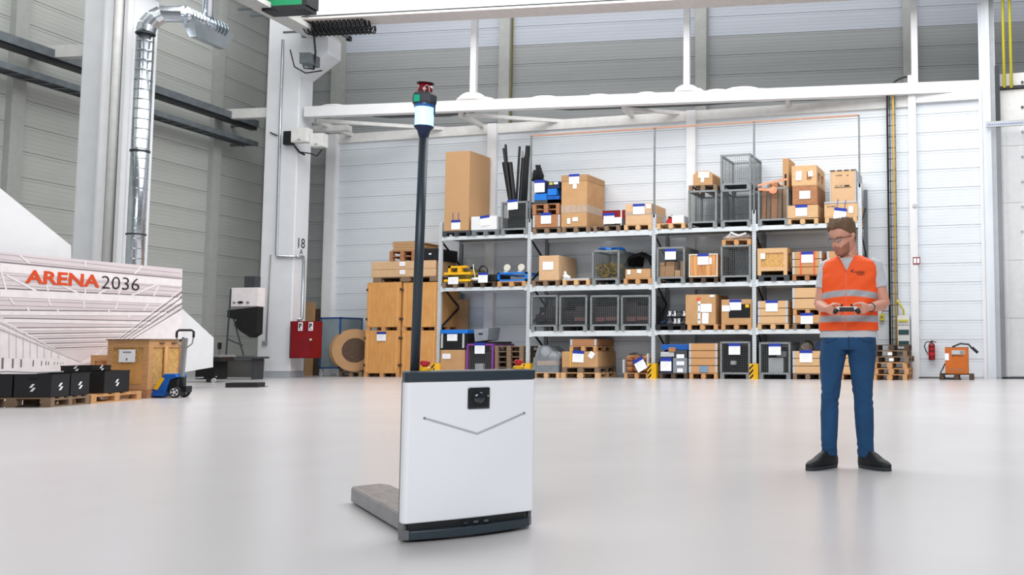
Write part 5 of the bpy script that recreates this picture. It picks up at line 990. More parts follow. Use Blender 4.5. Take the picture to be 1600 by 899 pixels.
# fire extinguisher
P0 = onY(1456, 563, YWs-.15); t = thing('fire_extinguisher', 'red fire extinguisher hanging on the white wall', 'extinguisher', (P0.x, YWs-.13, P0.z))
part('cylinder', MB().lathe([(.07, 0), (.085, .02), (.085, .38), (.06, .43), (.03, .45)], 20), 'red', t, smooth=False); part('valve', MB().box(-.03, .03, -.02, .02, .45, .5).bar((0, 0, .5), (.12, -.02, .46), .02), 'black', t); part('hose', MB().tube([(-.02, 0, .47), (-.14, 0, .47), (-.19, 0, .36), (-.14, 0, .22), (-.09, -.03, .15)], .014, 8), 'black', t); part('label_band', MB().lathe([(.087, .12), (.087, .2)], 20).lathe([(.087, .27), (.087, .31)], 20), 'brightred', t); part('wall_bracket', MB().box(-.04, .04, .05, .12, .1, .3), 'darkgrey', t)
# charger
zc_ = onZ(1494, 594); Yc_ = zc_.y; xc, w_ = xs(1468, 1521, 590, Yc_); t = thing('pallet', 'short dark pallet under the orange charger', 'pallet', (xc, Yc_, 0)); pallet_parts(t, w_, .55, 'darkwood')
xc, w_ = xs(1476.5, 1512.5, 560, Yc_); zt_ = onY(1494, 543.5, Yc_).z; h = zt_-.148; a = w_/2
t = thing('battery_charger', 'orange battery charger cabinet with black lettering on a pallet', 'charger', (xc, Yc_+.02, .148))
part('cabinet', MB().box(-a, a, 0, .42, 0, h), 'orange', t, bevel=.008); part('dark_edge', MB().box(-a-.006, a+.006, .01, .43, h, h+.012), 'black', t); part('control_plate', MB().box(-a*.42, a*.72, -.008, 0, h*.74, h*.9), 'lightgrey', t); part('display', MB().box(a*.32, a*.66, -.012, -.008, h*.76, h*.88), 'grey', t); part('vent_recess', MB().box(-a*.7, a*.75, -.004, 0, h*.08, h*.24), 'redwood' if False else 'orange', t)
for k in range(4): part('vent_slot', MB().box(-a*.66, a*.7, -.006, -.003, h*(.1+.035*k), h*(.115+.035*k)), 'redwood', t)
fit_text('lettering', 'STILL', 'blackink', t, (-a*.4, -.004, h*.665), (1, 0, 0), (0, 0, 1), .035, a*1.0, .006)
part('white_card', MB().box(-a, -a*.66, -.01, -.002, h*.52, h*.78), 'paper', t); part('charging_cable', MB().tube([(-.1, .1, h+.02), (.1, .05, h+.1), (.3, .05, h+.08), (.38, .05, h-.02)], .022, 8), 'black', t); part('plug', MB().bar((.38, .05, h), (.52, .04, h-.13), .07), 'black', t)
part('mains_cable', MB().tube([(-a, .02, h*.4), (-a-.06, 0, h*.2), (-a-.12, -.02, .02), (-a-.05, -.02, -.0), (-a+.05, .0, .01)], .018, 6), 'black', t)
Pq = onY(1425, 592, YWs-.1); solo('floor_cable', MB().tube([(Pq.x, YWs-.1, .02), (Pq.x+.8, YWs-.15, .02), (Pq.x+1.3, Yc_+.1, .02), (xc-a-.15, Yc_+.05, .02), (xc-a-.12, Yc_+.02, .15)], .018, 6), 'black', 'black mains cable running along the wall foot to the charger', 'cable')
# gate frame, curtain, door
xg0 = onY(1534.5, 350, YWs-.05).x; xg1 = onY(1552, 350, YWs-.05).x; xg2 = onY(1566, 350, YWs-.05).x
dr = struct('door_1', None, None, (0, WY, 0)); 
part('door_frame', MB().box(xg0, xg0+.08, -.12, .1, 0, 12.5).box(xg0+.08, xg0+.17, -.18, .1, 0, 12.5).box(xg0+.17, xg1, -.22, .1, 0, 12.5), 'whitewall', dr)
part('guide_rail', MB().box(xg1, xg1+.1, -.10, .1, 0, 12.5).box(xg1+.1, xg1+.13, -.14, .1, 0, 12.5), 'lightgrey', dr)
zd = onY(1580, 139, YWs).z
part('rubber_seal', MB().box(xg1+.12, xg1+.24, -.16, .1, .05, onY(1563, 105, YWs).z), 'rubber', dr); part('rubber_seal', MB().box(xg1+.19, xg1+5, -.05, .1, zd, zd+.08), 'black', dr); part('rubber_seal', MB().box(xg1+.19, xg1+5, -.05, .1, 0, .06), 'rubber', dr)
for k in range(5): part('door_panel', MB().box(xg1+.19, xg1+5, .0, .06, .06+k*(zd-.06)/5, .06+(k+1)*(zd-.06)/5-.012), 'offwhite', dr)
for k in range(7): q = onY(1598, 128+k*39, YWs); part('handle', MB().box(q.x-.04, q.x+.02, -.03, 0, q.z-.03, q.z+.02), 'darksteel', dr)
part('header_beam', MB().box(xg1+.19, xg1+5, -.0, .2, zd+.08, zd+.42), 'offwhite', dr)
cz = onY(1560, 196, YWs-.3).z; cx0 = onY(1540, 196, YWs-.3).x
t = thing('strip_curtain', 'transparent plastic strip curtain hanging from a perforated rail', 'curtain', (cx0, YWs-.32, cz))
part('perforated_rail', MB().box(0, 4.5, 0, .06, -.03, .11), 'lightgrey', t); hl = MB()
for k in range(90): hl.box(.06+k*.05, .085+k*.05, -.003, 0, .01, .04, 0)
part('rail_holes', hl, 'blue', t, kind='stuff')
for k in range(8): part('plastic_strip', MB().box(.0+k*.42, .42+k*.42+.06, .02+(k % 2)*.02, .026+(k % 2)*.02, -cz+.05, -.03), 'curtain', t)
for k, px in enumerate((1568, 1579)):
    q = onY(px, 70, YWs-.4); solo('yellow_hose', MB().tube([(0, 0, 0), (0, 0, 6)], .04, 8), 'rodyellow', ['left of the two yellow hoses above the gate', 'right of the two yellow hoses above the gate'][k], 'hose', (q.x, YWs-.1, onY(px, 137, YWs-.1).z), smooth=True)
# ================================================================ the man
PO = onZ(1328, 732); PO.z = 0
PWV = Vector((-PO.x, -PO.y, 0)).normalized(); PUV = Vector((-PWV.y, PWV.x, 0))   # towards the camera, to the right
PANG = math.atan2(PUV.y, PUV.x)
person = thing('person', 'man in orange vest, grey tee and jeans holding a controller', 'person', PO, PANG)
# local axes: x right in the picture, y away from the camera, z up
def L(px, py, w=0.):
    P = onplane(px, py, PWV, PO.dot(PWV)+w)-PO; return Vector((P.dot(PUV), -w, P.z))
K = 1/216.
def loft(mb, rings, seg=20, mi=0, ex=2.3, cap=True):
    """rings: (center Vector, rx, ry, axis normal Vector or None, xdir Vector)"""
    b = len(mb.v); n = len(rings)
    for i, rg in enumerate(rings):
        c, rx, ry = rg[:3]
        if len(rg) > 3 and rg[3] is not None: t = rg[3]
        else: t = (rings[min(i+1, n-1)][0]-rings[max(i-1, 0)][0]).normalized()
        xd = rg[4] if len(rg) > 4 else Vector((1, 0, 0))
        x = (xd-t*xd.dot(t)).normalized(); y = t.cross(x)
        for k in range(seg):
            a = 2*math.pi*k/seg; ca, sa = math.cos(a), math.sin(a); q = (abs(ca)**ex+abs(sa)**ex)**(-1/ex)
            mb.v.append(tuple(c+x*(ca*q*rx)+y*(sa*q*ry)))
    for i in range(n-1):
        for k in range(seg): l = (k+1) % seg; mb.f.append((b+i*seg+k, b+i*seg+l, b+(i+1)*seg+l, b+(i+1)*seg+k)); mb.m.append(mi)
    if cap: mb.f.append(tuple(b+k for k in reversed(range(seg)))); mb.f.append(tuple(b+(n-1)*seg+k for k in range(seg))); mb.m += [mi, mi]
    return mb
def fused(name, mb, mats, vox, smooth=6, parent=None, paint=None, disp=None):
    me0 = mb.mesh(name+'_tmp', mats); bm = bmesh.new(); bm.from_mesh(me0); bmesh.ops.recalc_face_normals(bm, faces=bm.faces); bm.to_mesh(me0); bm.free()
    o = bpy.data.objects.new(name+'_tmp', me0); COL.objects.link(o)
    m = o.modifiers.new('r', 'REMESH'); m.mode = 'VOXEL'; m.voxel_size = vox; m.use_smooth_shade = True
    s_ = o.modifiers.new('s', 'SMOOTH'); s_.iterations = smooth; s_.factor = .5
    bpy.context.view_layer.update()
    me = bpy.data.meshes.new_from_object(o.evaluated_get(bpy.context.evaluated_depsgraph_get())); bpy.data.objects.remove(o); me.name = name
    me.materials.clear()
    for k in (mats if isinstance(mats, (list, tuple)) else [mats]): me.materials.append(M[k])
    n = len(me.vertices); co = np.empty(n*3); me.vertices.foreach_get('co', co); co = co.reshape(-1, 3)
    if disp is not None: co = disp(co); me.vertices.foreach_set('co', co.ravel())
    if paint is not None:
        c = np.empty(len(me.polygons)*3); me.polygons.foreach_get('center', c); me.polygons.foreach_set('material_index', paint(c.reshape(-1, 3)).astype(int))
    me.polygons.foreach_set('use_smooth', [True]*len(me.polygons)); me.update(); return link(name, me, parent)
UP = Vector((0, 0, 1))
# ---- torso description shared by body, tee and vest: (py, centre px, half width px, half depth m, centre depth)
TOR = [(397, 1326, 12, .058, -.01), (402, 1327, 17, .07, -.015), (406, 1327, 28, .085, -.02), (411, 1327.5, 38, .10, -.02), (420, 1327.5, 41.5, .112, -.015), (435, 1327, 41.5, .122, -.005), (455, 1327, 41, .122, .0), (475, 1327, 41, .118, .005), (500, 1326, 42, .118, .005), (527, 1326, 43.5, .12, .0), (534, 1326, 43.5, .12, 0)]
TA = np.array(TOR, float)
def tor(py): return [float(np.interp(py, TA[:, 0], TA[:, k])) for k in range(1, 5)]
def tring(py, off=0., scale=1.):
    cx, hw, hd, cw = tor(py); c = L(cx, py, cw); return (c, (hw*K)*scale+off, hd*scale+off, UP)
def tpt(py, a, off, ex=2.5):
    c, rx, ry, _ = tring(py, off); ca, sa = math.cos(a), math.sin(a); q = (abs(ca)**ex+abs(sa)**ex)**(-1/ex); return c+Vector((ca*q*rx, sa*q*ry, 0))
# joints
ShL, ShR = L(1293, 418, -.01), L(1366, 417, -.01)
ElL, ElR = L(1280.5, 477, .02), L(1382, 476, .03)
WrL, WrR = L(1293, 483, .26), L(1357, 481, .27)
def arm(mb, S, E, W, f=1.):
    up = [(S, .050*f, .052*f), (S.lerp(E, .35), .049*f, .05*f), (S.lerp(E, .7), .044*f, .046*f), (E, .041*f, .043*f), (E.lerp(W, .12), .043*f, .043*f), (E.lerp(W, .35), .041*f, .041*f), (E.lerp(W, .7), .032*f, .033*f), (W, .024*f, .029*f)]
    return loft(mb, [(c, a, b, None, Vector((0, 1, 0)) if i < 4 else UP) for i, (c, a, b) in enumerate(up)], 18, ex=2.1)
body = MB()
# hidden trunk and legs under the clothes, one continuous figure
loft(body, [tring(py, -.012, .96) for py in (399, 404, 412, 425, 445, 475, 505, 532)], 24)
LEGL = [(526, 1306, 21.5, .115), (545, 1303.5, 22, .11), (562, 1300.5, 20.5, .098), (585, 1299, 17.5, .085), (612, 1298, 14.5, .068), (626, 1296.5, 14, .064), (645, 1296, 14.2, .066), (667, 1296, 13.6, .06), (690, 1295.5, 12.8, .056), (698, 1296, 12.4, .058), (706, 1296, 12.8, .06), (712, 1296, 11.5, .056)]
LEGR = [(526, 1347, 21.5, .115), (545, 1347.5, 22.5, .11), (562, 1347, 21.8, .098), (585, 1347.5, 18.5, .085), (612, 1347.5, 15.5, .068), (626, 1349, 15, .064), (645, 1350, 15.2, .066), (667, 1351, 14.6, .06), (690, 1352, 13.2, .056), (699, 1352.5, 12.8, .058), (708, 1352.5, 13.3, .06), (714, 1352.5, 12, .056)]
def leg(mb, T, s=1., off=0., w0=0.): return loft(mb, [(L(cx, py, w0+.03*math.sin(math.pi*min(max((py-526)/180, 0), 1))), hw*K*s+off, hd*s+off, UP) for py, cx, hw, hd in T], 22, ex=2.1)
leg(body, LEGL, .74); leg(body, LEGR, .74)
loft(body, [(L(1326, 520), .16, .10, UP), (L(1326, 532), .16, .09, UP), (L(1325, 541), .10, .05, UP)], 20)
for T, c in ((LEGL, 1294), (LEGR, 1354)): loft(body, [(L(c, 690), .034, .034, UP), (L(c, 712), .032, .034, UP), (L(c, 722, .0), .03, .03, UP)], 14)
arm(body, ShL, ElL, WrL); arm(body, ShR, ElR, WrR)
# neck
HC = L(1320, 393, .035)                          # pivot near the chin underside
loft(body, [(L(1328, 412, -.02), .066, .064, UP), (L(1327, 402, -.015), .058, .058, UP), (L(1327, 392, -.02), .054, .056, UP), (L(1326, 380, -.02), .052, .055, UP)], 20, ex=2.)
# head in its own frame (x right, y towards the face, z up, chin at 0)
HEAD = np.array([(-.004, .050, -.01, .020), (.006, .080, -.028, .038), (.02, .0885, -.045, .049), (.034, .087, -.058, .056), (.048, .0855, -.07, .061), (.064, .088, -.08, .065), (.085, .087, -.09, .069), (.105, .085, -.098, .072), (.122, .080, -.102, .074), (.135, .086, -.105, .0755), (.15, .091, -.107, .077), (.17, .089, -.108, .078), (.19, .080, -.104, .0765), (.208, .064, -.094, .070), (.222, .043, -.078, .057), (.233, .015, -.05, .035), (.237, -.005, -.03, .012)])
def head_pt(z, a, grow=0.):
    f, b_, hx = [np.interp(z, HEAD[:, 0], HEAD[:, k]) for k in (1, 2, 3)]
    cy = (f+b_)/2*.5+(-.012); ry_f, ry_b = f-cy, cy-b_; ca, sa = math.cos(a), math.sin(a); ex = 2.25; q = (abs(ca)**ex+abs(sa)**ex)**(-1/ex)
    x = ca*q*(hx+grow); y = cy+sa*q*((ry_f if sa > 0 else ry_b)+grow)
    if sa > 0:
        g = lambda x0, z0, sx, sz: math.exp(-((x-x0)/sx)**2-((z-z0)/sz)**2)
        y += .020*math.exp(-(x/.011)**2)*max(0, min(1, (.137-z)/.05))*(1 if z > .086 else max(0, 1-(.086-z)/.010)) + .006*g(0, .092, .017, .009)
        y += -.013*(g(.031, .118, .017, .012)+g(-.031, .118, .017, .012)) + .005*(g(.03, .137, .02, .007)+g(-.03, .137, .02, .007))
        y += .005*(g(0, .056, .020, .005)+g(0, .048, .018, .005)) - .004*g(0, .052, .024, .0025) - .004*g(0, .036, .02, .006) + .004*g(0, .02, .018, .01) - .003*g(0, .073, .005, .006)
        y += .004*(g(.045, .088, .016, .018)+g(-.045, .088, .016, .018))
    return Vector((x, y, z))
HYAW, HPIT, HROL = math.radians(40), math.radians(17), math.radians(-2)
# face direction: towards the camera (-y), turned to the left of the picture
Rh = Matrix.Rotation(-HYAW, 4, 'Z') @ Matrix.Rotation(math.pi, 4, 'Z') @ Matrix.Rotation(-HPIT, 4, 'X')
HO = L(1321.5, 397.5, .0)
HS = 1.06
def hw_(p): return HO + (Rh @ (Vector(p)*HS - Vector((0, 0, 0))))
hm_ = MB(); seg = 72; zsr = np.concatenate([np.linspace(-.004, .15, 48), np.linspace(.155, .237, 22)])
for z_ in zsr:
    for k in range(seg): hm_.v.append(tuple(hw_(head_pt(z_, 2*math.pi*k/seg))))
nz = len(zsr)
for i in range(nz-1):
    for k in range(seg): l = (k+1) % seg; hm_.f.append((i*seg+k, i*seg+l, (i+1)*seg+l, (i+1)*seg+k)); hm_.m.append(0)
hm_.f.append(tuple(reversed(range(seg)))); hm_.f.append(tuple((nz-1)*seg+k for k in range(seg))); hm_.m += [0, 0]
b0_ = len(body.v); body.v += hm_.v; body.f += [tuple(b0_+i for i in f) for f in hm_.f]; body.m += hm_.m
for s in (-1, 1):   # ears
    e = [Vector((s*.074, -.012, .092)), Vector((s*.079, -.016, .105)), Vector((s*.083, -.02, .118)), Vector((s*.083, -.024, .132)), Vector((s*.078, -.02, .142))]
    R_ = [(.007, .009), (.009, .015), (.011, .020), (.011, .019), (.008, .012)]
    loft(body, [(hw_(c), a, b_, (Rh @ Vector((0, 0, 1))).normalized(), (Rh @ Vector((1, 0, 0))).normalized()) for c, (a, b_) in zip(e, R_)], 12, ex=2.)
# hands: the controller sits between them
CC = L(1323, 482.5, .345)
def chain(mb, pts, r): 
    pts = [Vector(p) for p in pts]; loft(mb, [(p, r*(1 if i else 1.05)*(1-.07*i), r*(1-.07*i)) for i, p in enumerate(pts)]+[(pts[-1]+(pts[-1]-pts[-2]).normalized()*r*.6, r*.45, r*.45)], 10, ex=2.)
def hand(mb, W, s):
    # s=+1: the hand on the left of the picture (fingers point right); controller grip beside it
    grip = CC+Vector((-s*.072, 0, 0)); kn = W.lerp(grip, .50)+Vector((0, -.012, -.004))
    d = (grip-W).normalized(); side = d.cross(UP).normalized()*s
    loft(mb, [(W, .024, .029, None, UP), (W.lerp(kn, .5), .032, .026, None, UP), (kn, .040, .024, None, UP), (kn+d*.012, .036, .018, None, UP)], 16, ex=2.3)
    for i, (dz, ln) in enumerate(((.030, 1.), (.0105, 1.15), (-.009, 1.1), (-.028, .9))):
        r = .0080-.0003*i; k0 = kn+Vector((0, -.004, dz))+d*.004
        if i == 0: pts = [k0, k0+Vector((s*.030*ln, -.020, .004)), k0+Vector((s*.055*ln, -.012, .000)), k0+Vector((s*.068*ln, .004, -.004))]
        else: pts = [k0, k0+Vector((s*.030*ln, -.030, -.006)), k0+Vector((s*.056*ln, -.030, -.012)), k0+Vector((s*.068*ln, -.010, -.014))]
        chain(mb, pts, r)
    t0 = W.lerp(kn, .45)+Vector((0, .01, .022)); chain(mb, [t0, t0+Vector((s*.024, -.004, .016)), grip+Vector((s*.006, -.004, .034)), grip+Vector((s*.026, -.012, .026))], .0105)
hand(body, WrL, 1); hand(body, WrR, -1)
Rhi = Rh.inverted()
def paint_body(c):
    out = np.zeros(len(c), int)
    loc = (c-np.array(HO))@np.array(Rhi.to_3x3()).T/HS
    x, y, z = loc.T
    face = (c[:, 2] > 1.45)
    up_ = .062+np.clip((np.abs(x)-.035)/.04, 0, 1)*.035
    beard = face & (z < up_) & (z > -.012) & (y > -.012) & ~((np.abs(x) < .024) & (z > .045) & (z < .058)) & (y > .015-.0*z)
    mous = face & (np.abs(x) < .03) & (z > .058) & (z < .072) & (y > .06)
    out[beard | mous] = 1
    out[face & (np.abs(x) < .023) & (z > .046) & (z < .058) & (y > .07)] = 2
    return out
bo = fused('body', body, ['skin', 'beard', 'lip'], .0042, 2, person, paint=paint_body)
bo['label'] = 'man with short brown hair and reddish beard looking down at his hands'
# eyes
for s in (-1, 1):
    e = part('eye', MB().blob((0, 0, 0), .0115, .0115, .0115, seg=14, rings=10), 'eye', person, hw_((s*.031, .071, .119)), smooth=True); dv = (Rh @ Vector((0, 1, -.25))).normalized()
    part('iris', MB().blob(dv*.0085, .005, .005, .005), 'iris', e, smooth=True)
# hair: a shell over the scalp
hr = MB(); seg = 80; zz_ = np.linspace(.085, .237, 34)
def hairline(a):      # lowest z of hair for each direction (a=90 deg is the face)
    d = abs((math.degrees(a)-90+180) % 360-180)
    return float(np.interp(d, [0, 25, 45, 60, 75, 88, 100, 112, 135, 180], [.192, .198, .190, .172, .15, .128, .140, .10, .06, .055]))
def hthick(a, z):
    d = abs((math.degrees(a)-90+180) % 360-180); top = max(0, (z-.15)/.08)
    return .005+.012*top+.004*math.sin(a*17+z*90)*top+(.010 if d < 60 else 0)*top
rows = 30; vid = []
for i in range(rows+1):
    row = []
    for k in range(seg):
        a = 2*math.pi*k/seg; zl = hairline(a); z_ = zl+(.236-zl)*(i/rows)**.9; g_ = hthick(a, z_)*min(1, .35+i/4)
        p = head_pt(z_, a, g_); p.z += g_*max(0, (z_-.18)/.05)*.8; row.append(len(hr.v)); hr.v.append(tuple(hw_(p)))
    vid.append(row)
for i in range(rows):
    for k in range(seg): l = (k+1) % seg; hr.f.append((vid[i][k], vid[i][l], vid[i+1][l], vid[i+1][k])); hr.m.append(0)
hr.f.append(tuple(vid[rows])); hr.m.append(0)
ho = part('hair', hr, 'hair', person, smooth=True, label='short brown hair combed to the side'); sd = ho.modifiers.new('s', 'SOLIDIFY'); sd.thickness = .006; sd.offset = -1
eb = MB()
for s in (-1, 1): eb.tube([hw_(head_pt(z_, math.atan2(1, s*k_))+Vector((0, .002, 0))) for z_, k_ in ((.134, .25), (.139, .45), (.138, .75), (.132, 1.0))], .0028, 6)
part('eyebrows', eb, 'beard', person)
# spectacles
gl = MB()
def gp(x, y, z): return hw_((x, y, z))
for s in (-1, 1):
    pts = [(s*.010, .100, .128), (s*.028, .099, .131), (s*.052, .091, .129), (s*.055, .089, .115), (s*.045, .094, .105), (s*.022, .099, .104), (s*.011, .101, .112), (s*.010, .100, .128)]
    gl.tube([gp(*p) for p in pts[:3]], .0028, 6); gl.tube([gp(*p) for p in pts[2:]], .0012, 6)
    gl.tube([gp(s*.053, .090, .129), gp(s*.068, .075, .130), gp(s*.080, .02, .128), gp(s*.083, -.02, .122)], .0026, 6)
gl.tube([gp(-.010, .101, .125), gp(0, .104, .127), gp(.010, .101, .125)], .0016, 6)
go = part('spectacles', gl, 'black', person, label='dark-rimmed spectacles')
for s in (-1, 1): part('spectacle_lens', MB().prism([gp(s*.011, .0995, .127), gp(s*.028, .0985, .129), gp(s*.052, .090, .128), gp(s*.054, .088, .116), gp(s*.044, .093, .107), gp(s*.022, .098, .106), gp(s*.012, .1, .113)], (Rh @ Vector((0, .001, 0)))), 'glass', go)
# tee
def fold(co, amp=.006):
    x, y, z = co.T; d = amp*np.sin(z*46+x*21+np.sin(x*30)*.8)+amp*.6*np.sin(z*95-x*34); r = np.stack([x*0+np.sign(x)*.35*d, d, 0*z], 1); return co+r
tee = MB(); loft(tee, [tring(py, o) for py, o in ((404, .004), (408, .004), (413, .004), (422, .003), (440, .002), (460, .002), (480, .003), (500, .006), (520, .010), (528, .010))], 28, ex=2.5)
for S, E, q in ((ShL, ElL, -1), (ShR, ElR, 1)):
    A_ = S+Vector((-q*.035, 0, .01)); loft(tee, [(A_, .062, .066, None, Vector((0, 1, 0))), (S, .064, .068, None, Vector((0, 1, 0))), (S.lerp(E, .3), .064, .062, None, Vector((0, 1, 0))), (S.lerp(E, .58), .063, .059, None, Vector((0, 1, 0)))], 20, ex=2.1)
fused('tee_shirt', tee, 'shirt', .006, 5, person, disp=lambda c: fold(c, .003))
part('collar', MB().tube([L(1327, 403.5, -.01)+Vector((.066*math.cos(a), .068*math.sin(a)-.008, .022*math.sin(a)-.004)) for a in [i*2*math.pi/24 for i in range(25)]], .006, 6), 'shirt', person, smooth=True)
# vest: surface grid over the torso with neck and arm openings
def vest_grid(off, p0, p1, rows, mi=0, seg=96, test=None, center_rise=0.):
    b = MB(); ids = {}
    pys = [p0+(p1-p0)*i/rows for i in range(rows+1)]
    for i, py in enumerate(pys):
        for k in range(seg):
            a = 2*math.pi*k/seg
            fr_ = -math.sin(a)                    # front is -y
            hem = (3.5*abs(math.cos(a))) if py > 500 else 0
            rise = center_rise*max(0, fr_)**2*-(1); pw = py+rise
            ids[i, k] = len(b.v); P = tpt(py+rise, a, off); P += Vector((0, -.006*math.sin(pw*.22+math.cos(a)*9), 0))*min(1, max(0, (pw-425)/10)); b.v.append(tuple(P))
    for i in range(rows):
        for k in range(seg):
            l = (k+1) % seg; a = 2*math.pi*(k+.5)/seg; py = (pys[i]+pys[i+1])/2
            if test and not test(py, a): continue
            b.f.append((ids[i, k], ids[i, l], ids[i+1, l], ids[i+1, k])); b.m.append(mi)
    return b
def vtest(py, a, marg=0.):
    ca, sa = math.cos(a), math.sin(a); P = tpt(py, a, 0); x = P.x-L(1323, 425).x
    if sa < 0:                                   # front: V neck and centre
        vw = (428-py)/26*.058-.0; 
        if py < 428+marg*0 and abs(x+.002) < vw+marg: return False
    else:
        if py < 406: return abs(ca) > .35
    if abs(ca) > .905-.0 and 409 < py < 452+marg*200: return False
    return True
v = vest_grid(.016, 401, 517, 116, seg=240, test=vtest)
vo = part('safety_vest', v, 'vest', person, smooth=True, label='orange high-visibility vest with grey reflective bands'); sd = vo.modifiers.new('s', 'SOLIDIFY'); sd.thickness = .004; sd.offset = -1
# bands
def band(pa, pb, rise, off=.021, tst=None):
    return vest_grid(off, pa, pb, 6, center_rise=rise, test=tst)
for pa, pb, rs in ((461, 470, 6), (495, 504, 1)):
    o = part('reflective_band', band(pa, pb, rs), 'reflect', vo, smooth=True)
    for q0_, q1_ in ((pa-1.2, pa), (pb, pb+1.2)): part('band_edge', band(q0_, q1_, rs, .0205), 'trim', vo, smooth=True)
# front opening line, neck trim
zl = MB(); zl.tube([tpt(py, -math.pi/2-.11, .020)+Vector((0, -.006*math.sin(py*.22+math.cos(-math.pi/2-.11)*9)*min(1, max(0, (py-425)/10)), 0)) for py in range(428, 517, 2)], .003, 6); part('zip_line', zl, 'trim', vo)
tr_ = MB()
for s in (-1, 1):
    pts = []
    for py in range(403, 430, 3):
        vw = (428-py)/26*.058; xx_ = L(1323, 425).x+s*max(vw, .002)
        # find angle on the front with this x
        best = min((abs(tpt(py, -math.pi*(j/120), .018).x-xx_), j) for j in range(1, 120)); pts.append(tpt(py, -math.pi*best[1]/120, .019))
    tr_.tube(pts, .004, 6)
part('neck_trim', tr_, 'vest', vo)
P_ = tpt(425.5, -math.radians(65), .022); 
lgo = link('logo_mark', logo_mesh('blackink', .28), vo, (L(1331.5, 427).x, tpt(427, -math.radians(85), .024).y, L(1331, 427).z))
P0_ = L(1336, 429.5); P1_ = L(1350.5, 425.5)
y_ = min(tpt(428, -math.radians(q_), .024).y for q_ in (60, 70, 80)); fit_text('lettering', 'NODE', 'blackink', vo, (P0_.x, y_, P0_.z), (1, .0, 0), (0, 0, 1), .016, P1_.x-P0_.x, .002)
part('underline', MB().box(0, .07, -.001, .001, 0, .003), 'blackink', vo, (P0_.x-.012, y_, P0_.z-.01))
# jeans
jn = MB(); leg(jn, LEGL, 1., .0); leg(jn, LEGR, 1., .0)
loft(jn, [(L(1326, 517), .192, .122, UP), (L(1326, 526), .197, .124, UP), (L(1325.5, 538), .203, .126, UP), (L(1325, 547), .198, .118, UP)], 26, ex=2.6)
def jfold(co):
    x, y, z = co.T; k = np.exp(-((z-.52)/.10)**2)+.8*np.exp(-((z-.16)/.06)**2)+.5*np.exp(-((z-.80)/.06)**2); d = .0045*k*np.sin(z*75+np.abs(x)*55+2.2*np.sin(z*31+x*25)); return co+np.stack([np.sign(x)*0*d+d*.7, -d, 0*z], 1)
jo = fused('jeans', jn, 'jeans', .006, 4, person, disp=jfold, paint=lambda c: np.zeros(len(c)))
part('fly_seam', MB().tube([L(1326, 526, .132), L(1326.5, 538, .130), L(1326, 548, .118)], .0025, 5), 'stitch', person)
for px, sg in ((1300, -1), (1352, 1)): part('pocket_seam', MB().tube([L(px+sg*2-sg*14, 527, .118), L(px-sg*2, 533, .118), L(px+sg*10, 536, .100)], .0025, 5), 'stitch', person)
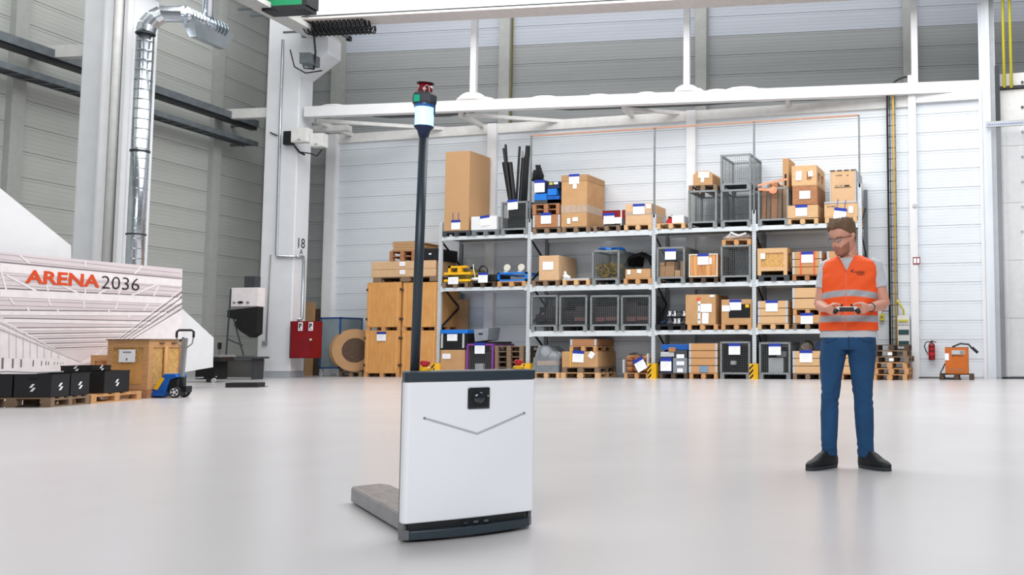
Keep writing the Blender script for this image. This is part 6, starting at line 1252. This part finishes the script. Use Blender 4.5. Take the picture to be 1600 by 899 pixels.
# shoes
def shoe(cx, toe, sgn, name_rot, label):
    """heel under the ankle, toe in px"""
    A_ = L(cx, 722, 0.); A_.z = 0; B_ = onZ(*toe)-PO; B_ = Vector((B_.dot(PUV), -B_.dot(PWV), 0)); d = (B_-A_).normalized(); ln = .295
    heel = A_-d*.07
    def at(f, z): p = heel+d*(ln*f); p.z = z; return p
    side = Vector((-d.y, d.x, 0))
    up_ = MB(); prof = [(.0, .045, .022, .05), (.08, .055, .033, .062), (.22, .060, .036, .066), (.38, .066, .042, .066), (.55, .056, .046, .052), (.72, .042, .048, .034), (.88, .034, .042, .026), (.97, .028, .026, .018), (1.0, .026, .012, .012)]
    loft(up_, [(at(f, z+.006), w_, h_, d, side) for f, z, w_, h_ in prof], 20, ex=2.4)
    loft(up_, [(at(.24, .05), .040, .062, UP, side), (at(.22, .09), .046, .058, UP, side), (at(.2, .13), .047, .054, UP, side)], 18, ex=2.1)
    loft(up_, [(at(.2, .10), .045, .045, None, side), (at(.36, .085), .046, .040, None, side), (at(.52, .062), .044, .032, None, side), (at(.64, .05), .036, .022, None, side)], 16, ex=2.1)
    o = fused('shoe', up_, 'shoe', .005, 3, person)
    o['label'] = label
    so = MB(); outl = []
    for i in range(28):
        a = 2*math.pi*i/28; f = .5+.5*math.cos(a); w_ = .046*abs(math.sin(a))**.75*(1.05 if f > .55 else .88); p = heel+d*(ln*(f*1.02-.01))+side*(w_*(1 if math.sin(a) > 0 else -1)); outl.append((p.x, p.y, .001))
    part('sole', so.prism(outl, (0, 0, .024)), 'sole', o)
    lc = MB()
    for i in range(4): f = .36+.07*i; c = at(f, .112-.02*i+.002); lc.tube([c+Vector((0, 0, .012))-side*.024, c+d*.008+Vector((0, 0, .018)), c+Vector((0, 0, .012))+side*.024], .004, 6)
    lc.tube([at(.33, .118), at(.40, .115)+side*.03, at(.50, .085)+side*.04], .0025, 5); part('laces', lc, 'darkgrey', o)
shoe(1296, (1278, 734), -1, 0, 'black shoe on the left of the picture'); shoe(1354, (1384, 736), 1, 0, 'black shoe on the right of the picture')
# wristwatch
wd = (WrR-ElR).normalized(); wc = WrR.lerp(ElR, .14); t_ = MB(); x_ = UP.cross(wd).normalized(); y_ = wd.cross(x_)
t_.tube([wc+(x_*math.cos(a)*.028+y_*math.sin(a)*.027) for a in [i*2*math.pi/20 for i in range(21)]], .007, 6); wo = part('wristwatch', t_, 'watch', person, smooth=True)
part('watch_face', MB().bar(wc-wd*.016+Vector((0, -.030, .008)), wc+wd*.016+Vector((0, -.030, .008)), .03, .012), 'lightgrey', wo)
part('ring', MB().tube([L(1333.5, 487.5, .345)+Vector((.0, .011*math.cos(a), .011*math.sin(a))) for a in [i*2*math.pi/14 for i in range(15)]], .0018, 5), 'galv', person)
# the controller
ct = thing('hand_controller', 'white and black hand controller held in both hands of the man', 'controller', PO+PUV*CC.x-PWV*CC.y+Vector((0, 0, CC.z)), PANG)
part('shell', MB().hexa([(-.07, -.022, -.012), (.07, -.022, -.012), (.07, .03, -.012), (-.07, .03, -.012)], [(-.078, -.03, .012), (.078, -.03, .012), (.078, .035, .016), (-.078, .035, .016)]), 'white', ct, bevel=.006)
part('black_front', MB().box(-.05, .05, -.036, -.02, -.022, .008), 'black', ct, bevel=.004)
for s in (-1, 1): part('grip', MB().tube([(s*.06, 0, .0), (s*.075, -.012, -.012), (s*.085, -.03, -.03)], [.02, .018, .013], 12), 'black', ct, smooth=True); part('thumb_stick', MB().lathe([(.006, 0), (.006, .01), (.011, .012), (.011, .017)], 14), 'black', ct, (s*.035, 0, .014))
